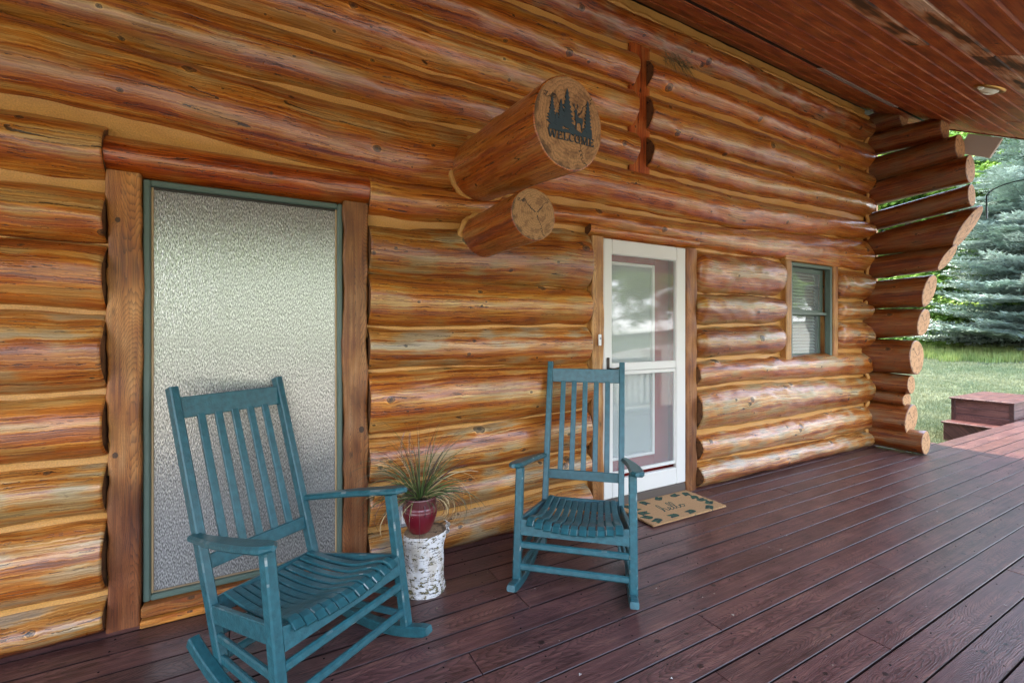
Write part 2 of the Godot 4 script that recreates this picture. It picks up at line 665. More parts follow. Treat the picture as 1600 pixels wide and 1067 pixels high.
	m = mat("white_plastic", Color("#e8e6e0"), 0.35)
	m = mat("brass", Color("#b08a50"), 0.3)
	m.metallic = 0.8
	m = mat("bulb_lens", Color("#e9ecd8"), 0.15)
	m = mat("vent_metal", Color("#a9a29a"), 0.5)
	m = mat("straw", W, 0.9)
	m = mat("bark", Color("#4a3b30"), 0.9)
	m.albedo_texture = l8(128, 128, noise_soft(128, 64, 0.4))
	m.uv1_triplanar = true
	m = mat("needles", W, 0.6)
	m.backlight_enabled = true
	m.backlight = Color(0.25, 0.25, 0.25)
	m = mat("roofing", Color("#4b4640"), 0.9)
	m = mat("gravel", Color("#bdb4a2"), 0.95)
	m.albedo_texture = l8(256, 256, noise_soft(256, 67, 0.6, 0.3))
	m.uv1_triplanar = true
	m.uv1_scale = Vector3(0.8, 0.8, 0.8)
	m = mat("ground", W, 0.95)
	var gt := Image.create_from_data(512, 512, false, Image.FORMAT_L8, noise_soft(512, 65, 0.45, 0.05))
	m.albedo_texture = ImageTexture.create_from_image(gt)
	m.uv1_triplanar = true
	m.uv1_scale = Vector3(0.23, 0.23, 0.23)
	bump(m, l8(256, 256, noise_img(256, 256, 0.2, 66, 4)), 4.0)


func noise_soft(s: int, sd: int, low: float, freq := 0.06) -> PackedByteArray:
	var d := noise_img(s, s, freq, sd, 5)
	for i in d.size():
		d[i] = int((low + (1.0 - low) * d[i] / 255.0) * 255.0)
	return d


# ---------------------------------------------------------------- logs
# a log lying along local x. o: x0 x1 yc(Callable) hh(Callable) rz zc a0 a1 (degrees round from +z towards +y), caps, chamfer, slant
func log_mesh(o: Dictionary) -> ArrayMesh:
	var x0: float = o.x0
	var x1: float = o.x1
	var step: float = o.get("step", 0.026)
	var nx := maxi(4, int((x1 - x0) / step) + 1)
	var a0 := deg_to_rad(o.get("a0", -112.0))
	var a1 := deg_to_rad(o.get("a1", 112.0))
	var na: int = o.get("na", 26)
	var sd: float = o.get("sd", 0.0)
	var rz: float = o.get("rz", 0.14)
	var zc: float = o.get("zc", -0.085)
	var ch: float = o.get("chamfer", 0.012)
	var shrink: float = o.get("shrink", 0.93)
	var slant0: float = o.get("slant0", 0.0)
	var slant1: float = o.get("slant1", 0.0)
	var tint: Color = o.get("tint", Color.WHITE)
	var uo: float = o.get("uo", rng.randf() * 4.0)
	var vo: float = o.get("vo", rng.randf())
	var rough: float = o.get("rough", 1.0)
	var knots: Array = M[o.get("knots", "log_knots")]
	var band: float = o.get("band", -0.6)      # angle round the log where a redder, darker band is centred
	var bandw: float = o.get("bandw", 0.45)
	var fy: Callable = o.yc
	var fh: Callable = o.hh
	var pts := PackedVector3Array()
	var us := PackedVector2Array()
	var cs := PackedColorArray()
	pts.resize(nx * na); us.resize(nx * na); cs.resize(nx * na)
	var xs := PackedFloat32Array()
	for i in nx:
		var f := float(i) / (nx - 1)
		xs.append(lerpf(x0, x1, f))
	# extra rings close to each end for the rounded edge
	var ends := [0.0, 0.06, 0.2, 0.42, 0.7, 1.0]
	var body := PackedFloat32Array()
	for q in ends:
		body.append(x0 + ch * q)
	for x in xs:
		if x > x0 + ch * 1.3 and x < x1 - ch * 1.3:
			body.append(x)
	for k in 6:
		body.append(x1 - ch * ends[5 - k])
	xs = body
	nx = xs.size()
	pts.resize(nx * na); us.resize(nx * na); cs.resize(nx * na)
	for i in nx:
		var x := xs[i]
		var yc: float = fy.call(x)
		var hh: float = fh.call(x)
		var endf := 1.0
		if o.get("cap0", true) and x < x0 + ch:
			endf = minf(endf, shrink + (1.0 - shrink) * sqrt(maxf(0.0, 1.0 - pow(1.0 - (x - x0) / ch, 2.0))))
		if o.get("cap1", true) and x > x1 - ch:
			endf = minf(endf, shrink + (1.0 - shrink) * sqrt(maxf(0.0, 1.0 - pow(1.0 - (x1 - x) / ch, 2.0))))
		var tone := 1.0 + 0.16 * nz.get_noise_2d(x * 0.7 + sd * 3.1, sd)
		for j in na:
			var a := lerpf(a0, a1, float(j) / (na - 1))
			var ca := cos(a)
			var sa := sin(a)
			var b := 1.0 + rough * (0.055 * nz.get_noise_3d(x * 0.9 + sd * 7.0, ca * 0.9, sa * 0.9 + sd) + 0.03 * nz.get_noise_3d(x * 3.5, ca * 2.0 + sd * 5.0, sa * 2.0) + 0.012 * nz.get_noise_3d(x * 9.0, ca * 7.0 + sd, sa * 7.0))
			var u := x + uo
			var v := a * hh * 1.06 + vo
			var um := fposmod(u, 4.0)
			var vm := fposmod(v, 1.0)
			var kn := 0.0
			for k in knots:
				var du := absf(um - k[0])
				if du > 2.0:
					du = 4.0 - du
				if du < 0.14:
					var dw := absf(vm - k[1])
					if dw > 0.5:
						dw = 1.0 - dw
					if dw < 0.12:
						var r2: float = (du * du * 0.5 + dw * dw) / (k[2] * k[2])
						kn += (k[2] as float) * 0.5 * exp(-r2 * 0.4)
			var R := endf * b
			var y := yc + sa * (hh * R + kn)
			var z := zc + ca * (rz * R + kn)
			var xx := x
			if slant1 != 0.0:
				xx += slant1 * sa * hh * pow(clampf((x - x0) / (x1 - x0), 0.0, 1.0), 6.0)
			if slant0 != 0.0:
				xx += slant0 * sa * hh * pow(clampf((x1 - x) / (x1 - x0), 0.0, 1.0), 6.0)
			var q := i * na + j
			pts[q] = Vector3(xx, y, z)
			us[q] = Vector2(u / 4.0, v)
			var blot := 1.0 + 0.12 * nz.get_noise_3d(x * 1.7, sa * 1.6 + sd, ca + 9.0)
			var t2 := tone * blot
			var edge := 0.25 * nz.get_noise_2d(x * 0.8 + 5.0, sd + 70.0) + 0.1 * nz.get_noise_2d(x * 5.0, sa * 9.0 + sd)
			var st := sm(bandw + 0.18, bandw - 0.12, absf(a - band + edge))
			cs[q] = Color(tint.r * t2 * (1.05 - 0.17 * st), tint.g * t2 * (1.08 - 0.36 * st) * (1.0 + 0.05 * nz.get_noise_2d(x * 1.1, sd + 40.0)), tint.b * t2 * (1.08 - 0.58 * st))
	var mb := MB.new()
	mb.grid(na, nx, pts, us, cs, true)
	var m := mb.mesh()
	# cut ends
	var cb := MB.new()
	var ec: Color = o.get("end_tint", Color(0.75, 0.72, 0.68))
	for e in 2:
		if not o.get("cap%d" % e, true):
			continue
		var i := 0 if e == 0 else nx - 1
		var cy: float = fy.call(xs[i])
		var sum := Vector3.ZERO
		for j in na:
			sum += pts[i * na + j]
		var mid := Vector3(sum.x / na, cy, zc)
		var h: float = fh.call(xs[i])
		var base := cb.add(mid, Vector3(-1 if e == 0 else 1, 0, 0), Vector2(0.5, 0.5), ec)
		for j in na:
			var p := pts[i * na + j]
			cb.add(p, Vector3(-1 if e == 0 else 1, 0, 0), Vector2(0.5 + (p.z - zc) / (2.1 * rz), 0.5 + (p.y - cy) / (2.1 * h)), ec)
		for j in na - 1:
			if e == 1:
				cb.ix.append_array(PackedInt32Array([base, base + 1 + j, base + 2 + j]))
			else:
				cb.ix.append_array(PackedInt32Array([base, base + 2 + j, base + 1 + j]))
	if cb.v.size():
		cb.mesh(m)
	return m


const SX := [-0.85, 0.78, 1.9, 3.85, 6.07]
const BOT := [[0.0, 0.0, 0.0, 0.0, 0.0], [0.19, 0.235, 0.275, 0.228, 0.20], [0.546, 0.48, 0.504, 0.507, 0.52], [0.81, 0.766, 0.795, 0.905, 0.864], [1.11, 1.16, 1.137, 1.149, 1.184], [1.484, 1.40, 1.423, 1.452, 1.515], [1.778, 1.70, 1.69, 1.737, 1.758], [2.075, 2.05, 2.16, 2.11, 2.12], [2.395, 2.275, 2.37, 2.355, 2.48], [2.727, 2.70, 2.72, 2.70, 2.764], [3.03, 3.02, 3.02, 3.003, 3.017], [3.32, 3.32, 3.34, 3.378, 3.31], [3.66, 3.66, 3.67, 3.70, 3.67]]
const TOP := [[0.15, 0.185, 0.227, 0.192, 0.17], [0.505, 0.44, 0.467, 0.436, 0.476], [0.76, 0.727, 0.763, 0.864, 0.82], [1.07, 1.125, 1.114, 1.10, 1.125], [1.443, 1.371, 1.40, 1.405, 1.475], [1.751, 1.687, 1.672, 1.70, 1.713], [1.993, 1.979, 2.10, 2.076, 2.06], [2.304, 2.253, 2.29, 2.32, 2.44], [2.686, 2.63, 2.65, 2.62, 2.67], [2.98, 2.965, 2.96, 2.938, 2.965], [3.27, 3.266, 3.28, 3.295, 3.263], [3.56, 3.57, 3.58, 3.585, 3.60], [3.90, 3.90, 3.90, 3.90, 3.89]]


func wall_logs(wall: Node3D) -> void:
	var spans := [
		[[-2.6, -0.625], [0.535, 2.13], [3.33, 6.35]],
		[[-2.6, -0.625], [0.535, 2.13], [3.34, 6.35]],
		[[-2.6, -0.625], [0.535, 2.13], [3.32, 6.35]],
		[[-2.6, -0.625], [0.535, 2.13], [3.31, 6.35]],
		[[-2.6, -0.625], [0.535, 2.13], [3.31, 4.6], [5.62, 6.35]],
		[[-2.6, -0.625], [0.535, 2.13], [3.31, 4.6], [5.64, 6.35]],
		[[-2.6, -0.625], [0.535, 2.13], [3.31, 4.59], [5.62, 6.35]],
		[[-2.6, -0.625], [0.535, 6.35]],
		[[-2.6, 6.35]],
		[[-2.6, 2.6], [2.74, 6.35]],
		[[-2.6, 2.585], [2.74, 6.35]],
		[[-2.6, 2.6], [2.74, 6.35]],
		[[-2.6, 6.35]],
	]
	var tints := [Color(0.9, 0.9, 0.9), Color(1, 0.95, 0.88), Color(1.08, 1.02, 0.95), Color(0.98, 0.88, 0.78), Color(0.80, 0.80, 0.72), Color(0.88, 0.9, 0.8)]
	for r in 13:
		for s in spans[r]:
			var sd := rng.randf() * 50.0
			var right: bool = s[0] > 3.0
			var dk: bool = (r < 3) or (right and r < 7) or (r < 8 and rng.randf() < 0.45)
			var jit := rng.randf_range(-0.008, 0.008)
			var o := {
				"x0": s[0], "x1": s[1], "sd": sd,
				"yc": func(x: float) -> float: return (px(SX, BOT[r], x) + px(SX, TOP[r], x)) * 0.5 + 0.008 * nz.get_noise_2d(x * 1.3, sd),
				"hh": func(x: float) -> float: return (px(SX, TOP[r], x) - px(SX, BOT[r], x)) * 0.5 * (1.115 if r < 7 else 1.165) + 0.007 * nz.get_noise_2d(x * 2.1, sd + 11.0),
				"rz": clampf(0.118 + (px(SX, TOP[r], s[0]) - px(SX, BOT[r], s[0])) * 0.14, 0.125, 0.17) + jit,
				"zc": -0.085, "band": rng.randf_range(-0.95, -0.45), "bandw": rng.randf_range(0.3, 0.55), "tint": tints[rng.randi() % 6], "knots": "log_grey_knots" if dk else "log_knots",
				"cap0": s[0] > -2.0, "cap1": s[1] < 6.2, "rough": 1.6 if (right and r >= 5 and r < 8) or r == 12 else 1.15,
				"end_tint": Color(0.30, 0.20, 0.13),
			}
			if s[0] > 4.7 or (right and s[1] < 4.7):
				o.chamfer = 0.07
				o.shrink = 0.6
				o.end_tint = Color(0.5, 0.36, 0.22)
			if r == 0:
				o.tint = Color(0.88, 0.9, 0.98)
			if r == 12:
				o.tint = Color(0.8, 0.62, 0.55)
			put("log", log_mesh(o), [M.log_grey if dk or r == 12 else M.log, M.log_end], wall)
	# chinking strips between the courses
	for r in 14:
		var nxs := 220
		var ny := 7
		var pts := PackedVector3Array()
		for j in ny:
			for i in nxs:
				var x := lerpf(-2.6, 6.32, float(i) / (nxs - 1))
				var lo: float = px(SX, TOP[r - 1], x) if r > 0 else -0.06
				var hi: float = px(SX, BOT[r], x) if r < 13 else 3.97
				var f := float(j) / (ny - 1)
				var y := lerpf(lo - 0.05, hi + 0.05, f)
				var w := 0.009 * nz.get_noise_3d(x * 3.0, y * 9.0, r * 3.0) + 0.003 * nz.get_noise_3d(x * 12.0, y * 20.0, r * 3.0 + 50.0)
				pts.append(Vector3(x, y, -0.030 - 0.014 * sin(f * PI) + w))
		# openings are cut by giving each clear stretch a strip of its own
		var gaps := [[-0.6, 0.5, 2.16], [2.17, 3.28, 2.14], [4.63, 5.6, 2.1]]
		var mb := MB.new()
		var ccs := PackedColorArray()
		for p in pts:
			var n1 := nz.get_noise_2d(p.x * 1.6, p.y * 7.0)
			var n2 := nz.get_noise_2d(p.x * 6.0 + 30.0, p.y * 25.0)
			var t := 1.0 + 0.16 * n1 + 0.10 * n2
			ccs.append(Color(t, t * (1.0 + 0.05 * n2), t * (1.0 - 0.12 * n1)))
		mb.grid(nxs, ny, pts, PackedVector2Array(), ccs, false)
		var keep := PackedInt32Array()
		for t in range(0, mb.ix.size(), 3):
			var ce := (mb.v[mb.ix[t]] + mb.v[mb.ix[t + 1]] + mb.v[mb.ix[t + 2]]) / 3.0
			var ok := true
			for g in gaps:
				var low := 1.0 if g[0] > 4.0 else -1.0
				if ce.x > g[0] and ce.x < g[1] and ce.y < g[2] and ce.y > low:
					ok = false
			if ok:
				keep.append_array(PackedInt32Array([mb.ix[t], mb.ix[t + 1], mb.ix[t + 2]]))
		mb.ix = keep
		put("chinking", mb.mesh(), M.chinking, wall)
	# solid core behind, so that no light comes through
	# splice recess with its upright board
	var sp := MB.new()
	sp.su = 1.0
	sp.sv = 0.25
	sp.box(Vector3(2.67, 3.17, -0.05), Vector3(0.22, 1.26, 0.06), 0.004, Basis(), Color(0.8, 0.5, 0.42))
	for k in sp.uv.size():
		sp.uv[k] = Vector2(sp.v[k].y * 0.25, sp.v[k].x + sp.v[k].z)
	put("splice_board", sp.mesh(), M.trim_wood, wall)


func ring_collar(ce: Vector3, rx: float, ry: float, w: float, sd: float) -> ArrayMesh:
	var mb := MB.new()
	var pts := []
	var rs := []
	for i in 49:
		var a := TAU * i / 48.0
		var q := 1.0 + 0.05 * nz.get_noise_2d(cos(a) * 2.0 + sd, sin(a) * 2.0)
		pts.append(ce + Vector3(cos(a) * rx * q, sin(a) * ry * q, 0.012 * nz.get_noise_2d(a * 2.0, sd)))
		rs.append(w * (1.0 + 0.4 * nz.get_noise_2d(cos(a) * 3.0, sin(a) * 3.0 + sd)))
	mb.tube(pts, rs, 8)
	return mb.mesh()


func upright(mb: MB, x0: float, x1: float, y0: float, y1: float, z0: float, z1: float, col := Color.WHITE, b := 0.006) -> void:
	var a := mb.v.size()
	mb.box(Vector3((x0 + x1) * 0.5, (y0 + y1) * 0.5, (z0 + z1) * 0.5), Vector3(x1 - x0, y1 - y0, z1 - z0), b, Basis(), col)
	var o := rng.randf()
	for k in range(a, mb.v.size()):
		mb.uv[k] = Vector2(mb.v[k].y * 0.25 + o, mb.v[k].x + mb.v[k].z + o * 3.0)


func level(mb: MB, x0: float, x1: float, y0: float, y1: float, z0: float, z1: float, col := Color.WHITE, b := 0.006) -> void:
	mb.uo = rng.randf()
	mb.vo = rng.randf()
	mb.box(Vector3((x0 + x1) * 0.5, (y0 + y1) * 0.5, (z0 + z1) * 0.5), Vector3(x1 - x0, y1 - y0, z1 - z0), b, Basis(), col)


# an upright hewn trim board with a wavering outer edge
func hewn(x0: float, x1: float, y0: float, y1: float, z0: float, z1: float, wob: float, col: Color, sd: float, low := Color(0, 0, 0, 0)) -> ArrayMesh:
	var mb := MB.new()
	var n := 60
	var prof := 12
	var pts := PackedVector3Array()
	var us := PackedVector2Array()
	var cs := PackedColorArray()
	for j in prof:
		for i in n:
			var y := lerpf(y0, y1, float(i) / (n - 1))
			var w := wob * nz.get_noise_2d(y * 3.0, sd) + wob * 0.4 * nz.get_noise_2d(y * 11.0, sd + 5.0)
			var a := x0 - w
			var b := x1 + wob * nz.get_noise_2d(y * 2.5, sd + 30.0)
			var r := 0.012
			var q: Vector2 = [Vector2(a, z0), Vector2(a, z1 - r), Vector2(a + r * 0.3, z1 - r * 0.3), Vector2(a + r, z1), Vector2(lerpf(a, b, 0.35), z1), Vector2(lerpf(a, b, 0.5), z1), Vector2(lerpf(a, b, 0.65), z1), Vector2(b - r, z1), Vector2(b - r * 0.3, z1 - r * 0.3), Vector2(b, z1 - r), Vector2(b, z0), Vector2(a, z0)][j]
			pts.append(Vector3(q.x, y, q.y + wob * 0.5 * nz.get_noise_3d(q.x * 8.0, y * 5.0, sd)))
			us.append(Vector2(y / 3.4 + sd, (q.x + q.y) / 0.6 + sd))
			var t := 1.0 + 0.3 * nz.get_noise_3d(q.x * 5.0, y * 2.0, sd + 80.0)
			var cc := col
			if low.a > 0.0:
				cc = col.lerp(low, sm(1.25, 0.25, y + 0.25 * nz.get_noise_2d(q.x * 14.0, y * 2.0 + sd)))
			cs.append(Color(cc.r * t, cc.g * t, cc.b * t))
	mb.grid(n, prof, pts, us, cs, false)
	var m := mb.mesh()
	return m


func openings(cabin: Node3D) -> void:
	# ---- tall obscured glass panel
	var w := MB.new()
	for q in [[-0.495, -0.467, 0.09, 2.085], [0.367, 0.395, 0.09, 2.085]]:
		upright(w, q[0], q[1], q[2], q[3], -0.07, -0.012, Color.WHITE, 0.006)
	level(w, -0.467, 0.367, 2.055, 2.085, -0.0705, -0.0125)
	level(w, -0.467, 0.367, 0.09, 0.118, -0.0705, -0.0125)
	var win := put("tall_window", w.mesh(), M.green_paint, cabin)
	win.set_meta("label", "tall obscured glass panel in a green frame behind the near chair")
	var g := MB.new()
	g.su = 1.0
	g.sv = 1.0
	var a := g.v.size()
	g.quad(Vector3(-0.468, 0.117, -0.04), Vector3(0.368, 0.117, -0.04), Vector3(0.368, 2.056, -0.04), Vector3(-0.468, 2.056, -0.04), Vector3.BACK)
	for k in range(a, g.v.size()):
		g.uv[k] = Vector2(g.v[k].x / 0.42, g.v[k].y / 0.84)
	put("pane", g.mesh(), M.rain_glass, win)
	var st := MB.new()
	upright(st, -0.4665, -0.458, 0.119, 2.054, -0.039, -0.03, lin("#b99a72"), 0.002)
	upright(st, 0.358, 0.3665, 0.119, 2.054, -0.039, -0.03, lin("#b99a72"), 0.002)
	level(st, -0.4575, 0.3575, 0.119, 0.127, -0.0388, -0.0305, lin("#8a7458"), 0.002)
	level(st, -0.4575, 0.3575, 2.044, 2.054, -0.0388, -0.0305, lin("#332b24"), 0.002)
	put("glazing_strip", st.mesh(), mat("strip", Color.WHITE, 0.6), win)
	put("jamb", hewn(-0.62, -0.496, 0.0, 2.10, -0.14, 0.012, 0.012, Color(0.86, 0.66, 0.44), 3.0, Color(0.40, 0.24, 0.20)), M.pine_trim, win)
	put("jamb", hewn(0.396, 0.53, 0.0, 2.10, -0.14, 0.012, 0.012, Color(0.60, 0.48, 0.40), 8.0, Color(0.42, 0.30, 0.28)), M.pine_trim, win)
	var sl := MB.new()
	level(sl, -0.4955, 0.3955, 0.035, 0.088, -0.14, 0.03, Color(0.55, 0.42, 0.36), 0.008)
	put("sill", sl.mesh(), M.trim_wood, win)
	sl = MB.new()
	level(sl, -0.4955, 0.3955, 0.0, 0.032, -0.14, 0.05, Color(1.1, 0.8, 0.55), 0.006)
	put("sill_board", sl.mesh(), M.trim_wood, win)
	put("header", log_mesh({"x0": -0.63, "x1": 0.54, "yc": func(_x: float) -> float: return 2.185, "hh": func(_x: float) -> float: return 0.088, "rz": 0.12, "zc": -0.075, "sd": 77.0, "tint": Color(0.95, 0.66, 0.5), "end_tint": Color(0.3, 0.2, 0.13), "chamfer": 0.006, "shrink": 0.97}), [M.log, M.log_end], win)
	# ---- storm door with the red door behind
	var f := MB.new()
	upright(f, 2.266, 2.352, 0.085, 2.08, -0.03, 0.012, Color.WHITE, 0.008)
	upright(f, 3.058, 3.168, 0.085, 2.08, -0.03, 0.012, Color.WHITE, 0.008)
	level(f, 2.352, 3.058, 1.965, 2.08, -0.0305, 0.0115, Color.WHITE, 0.008)
	level(f, 2.352, 3.058, 0.085, 0.225, -0.0305, 0.0115, Color.WHITE, 0.008)
	var door := put("storm_door", f.mesh(), M.white_paint, cabin)
	door.set_meta("label", "white framed glass storm door in front of a red door")
	var r1 := MB.new()
	level(r1, 2.353, 3.057, 1.062, 1.125, -0.02, 0.004, Color.WHITE, 0.004)
	put("middle_rail", r1.mesh(), M.white_paint, door)
	r1 = MB.new()
	level(r1, 2.353, 3.057, 1.030, 1.059, -0.018, 0.0, Color.WHITE, 0.003)
	upright(r1, 2.353, 2.368, 0.26, 1.03, -0.018, 0.0, Color.WHITE, 0.003)
	upright(r1, 3.042, 3.057, 0.26, 1.03, -0.018, 0.0, Color.WHITE, 0.003)
	level(r1, 2.353, 3.057, 0.255, 0.28, -0.0185, 0.0005, Color.WHITE, 0.003)
	put("sash", r1.mesh(), M.white_paint, door)
	for q in [[1.125, 1.966], [0.278, 1.032]]:
		var pn := MB.new()
		pn.box(Vector3(2.705, (q[0] + q[1]) * 0.5, -0.011), Vector3(0.705, q[1] - q[0], 0.004), 0.0)
		put("pane", pn.mesh(), M.glass, door)
	var hd := MB.new()
	hd.box(Vector3(2.305, 1.10, 0.018), Vector3(0.026, 0.14, 0.012), 0.004)
	hd.sweep([Vector3(2.305, 1.085, 0.024), Vector3(2.305, 1.085, 0.062), Vector3(2.33, 1.083, 0.066), Vector3(2.375, 1.09, 0.06), Vector3(2.40, 1.098, 0.055)], [Vector3.UP, Vector3.UP, Vector3.UP, Vector3.UP, Vector3.UP], [0.016, 0.016, 0.014, 0.012, 0.01], [0.016, 0.016, 0.018, 0.016, 0.012], 0.004, Color.WHITE)
	put("handle", hd.mesh(), M.bronze, door)
	var kp := MB.new()
	level(kp, 2.25, 3.19, 0.0, 0.08, -0.16, 0.005, lin("#5a5048"), 0.004)
	put("threshold", kp.mesh(), mat("threshold", Color.WHITE, 0.5), door)
	# red door
	var rd := MB.new()
	upright(rd, 2.25, 2.42, 0.085, 2.06, -0.15, -0.105, Color.WHITE, 0.004)
	upright(rd, 2.92, 3.09, 0.085, 2.06, -0.15, -0.105, Color.WHITE, 0.004)
	level(rd, 2.42, 2.92, 1.93, 2.06, -0.1505, -0.1055)
	level(rd, 2.42, 2.92, 0.085, 0.33, -0.1505, -0.1055)
	upright(rd, 3.1, 3.17, 0.085, 2.08, -0.15, -0.05, Color.WHITE, 0.004)
	var inner := put("red_door", rd.mesh(), M.red_paint, cabin)
	inner.set_meta("label", "red house door with a blind behind its glass, inside the storm door")
	rd = MB.new()
	upright(rd, 2.42, 2.445, 0.33, 1.93, -0.145, -0.098, Color.WHITE, 0.005)
	upright(rd, 2.895, 2.92, 0.33, 1.93, -0.145, -0.098, Color.WHITE, 0.005)
	level(rd, 2.445, 2.895, 1.905, 1.93, -0.1455, -0.0985, Color.WHITE, 0.005)
	level(rd, 2.445, 2.895, 0.33, 0.355, -0.1455, -0.0985, Color.WHITE, 0.005)
	put("glass_frame", rd.mesh(), M.white_paint, inner)
	rd = MB.new()
	rd.box(Vector3(2.67, 1.13, -0.111), Vector3(0.452, 1.552, 0.003), 0.0)
	put("pane", rd.mesh(), M.glass, inner)
	rd = MB.new()
	for k in 92:
		var y := 0.366 + k * 0.0168
		rd.quad(Vector3(2.447, y, -0.122), Vector3(2.893, y, -0.122), Vector3(2.893, y + 0.0155, -0.131), Vector3(2.447, y + 0.0155, -0.131), Vector3.BACK)
	kind(put("blind_slats", rd.mesh(), M.blind, inner), "stuff")
	rd = MB.new()
	rd.box(Vector3(2.67, 1.13, -0.142), Vector3(0.5, 1.6, 0.006), 0.0)
	put("back_panel", rd.mesh(), M.blind, inner)
	# trim round the door
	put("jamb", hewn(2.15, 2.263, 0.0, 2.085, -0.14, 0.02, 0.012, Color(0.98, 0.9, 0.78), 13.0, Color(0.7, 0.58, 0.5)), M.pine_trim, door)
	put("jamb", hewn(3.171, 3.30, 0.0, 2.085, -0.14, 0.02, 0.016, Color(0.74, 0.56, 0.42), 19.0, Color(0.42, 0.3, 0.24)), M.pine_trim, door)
	put("header", log_mesh({"x0": 2.13, "x1": 3.32, "yc": func(_x: float) -> float: return 2.14, "hh": func(_x: float) -> float: return 0.055, "rz": 0.1, "zc": -0.065, "sd": 97.0, "tint": Color(1.05, 0.9, 0.75), "end_tint": Color(0.3, 0.2, 0.13), "chamfer": 0.006, "shrink": 0.97}), [M.log, M.log_end], door)
	# ---- small window
	var s := MB.new()
	upright(s, 4.735, 4.77, 1.055, 2.085, -0.06, 0.0, Color.WHITE, 0.004)
	upright(s, 5.49, 5.53, 1.055, 2.085, -0.06, 0.0, Color.WHITE, 0.004)
	level(s, 4.77, 5.49, 2.05, 2.085, -0.0605, -0.0005, Color.WHITE, 0.004)
	level(s, 4.77, 5.49, 1.055, 1.09, -0.0605, -0.0005, Color.WHITE, 0.004)
	var sw := put("small_window", s.mesh(), M.green_paint, cabin)
	sw.set_meta("label", "small green double-hung window near the corner of the cabin")
	for q in [[1.56, 2.05, -0.075], [1.09, 1.585, -0.1]]:
		s = MB.new()
		upright(s, 4.775, 4.815, q[0], q[1], q[2] - 0.02, q[2], Color.WHITE, 0.003)
		upright(s, 5.445, 5.485, q[0], q[1], q[2] - 0.02, q[2], Color.WHITE, 0.003)
		level(s, 4.815, 5.445, q[1] - 0.045, q[1], q[2] - 0.0205, q[2] - 0.0005, Color.WHITE, 0.003)
		level(s, 4.815, 5.445, q[0], q[0] + 0.045, q[2] - 0.0205, q[2] - 0.0005, Color.WHITE, 0.003)
		put("sash", s.mesh(), M.green_paint, sw)
		s = MB.new()
		s.box(Vector3(5.13, (q[0] + q[1]) * 0.5, q[2] - 0.01), Vector3(0.64, q[1] - q[0] - 0.08, 0.004), 0.0)
		put("pane", s.mesh(), M.glass, sw)
	s = MB.new()
	level(s, 4.772, 5.488, 1.548, 1.578, -0.05, -0.03, Color.WHITE, 0.003)
	put("screen_rail", s.mesh(), M.green_paint, sw)
	s = MB.new()
	for k in 25:
		var y := 1.13 + k * 0.0355
		s.quad(Vector3(4.80, y, -0.145), Vector3(5.46, y, -0.145), Vector3(5.46, y + 0.026, -0.165), Vector3(4.80, y + 0.026, -0.165), Vector3.BACK)
	kind(put("blind_slats", s.mesh(), mat("small_blind", Color("#7e857a"), 0.6), sw), "stuff")
	put("jamb", hewn(4.632, 4.734, 1.05, 2.14, -0.14, 0.015, 0.006, Color(1.02, 0.92, 0.74), 23.0), M.pine_trim, sw)
	put("jamb", hewn(5.531, 5.625, 1.05, 2.14, -0.14, 0.015, 0.006, Color(1.0, 0.85, 0.66), 29.0), M.pine_trim, sw)
	s = MB.new()
	level(s, 4.61, 5.64, 2.09, 2.16, -0.14, 0.022, Color(1.45, 1.38, 1.1), 0.008)
	put("header", s.mesh(), M.trim_wood, sw)
	s = MB.new()
	level(s, 4.60, 5.66, 0.965, 1.05, -0.14, 0.035, Color(1.3, 1.25, 1.15), 0.008)
	put("sill", s.mesh(), M.trim_wood, sw)


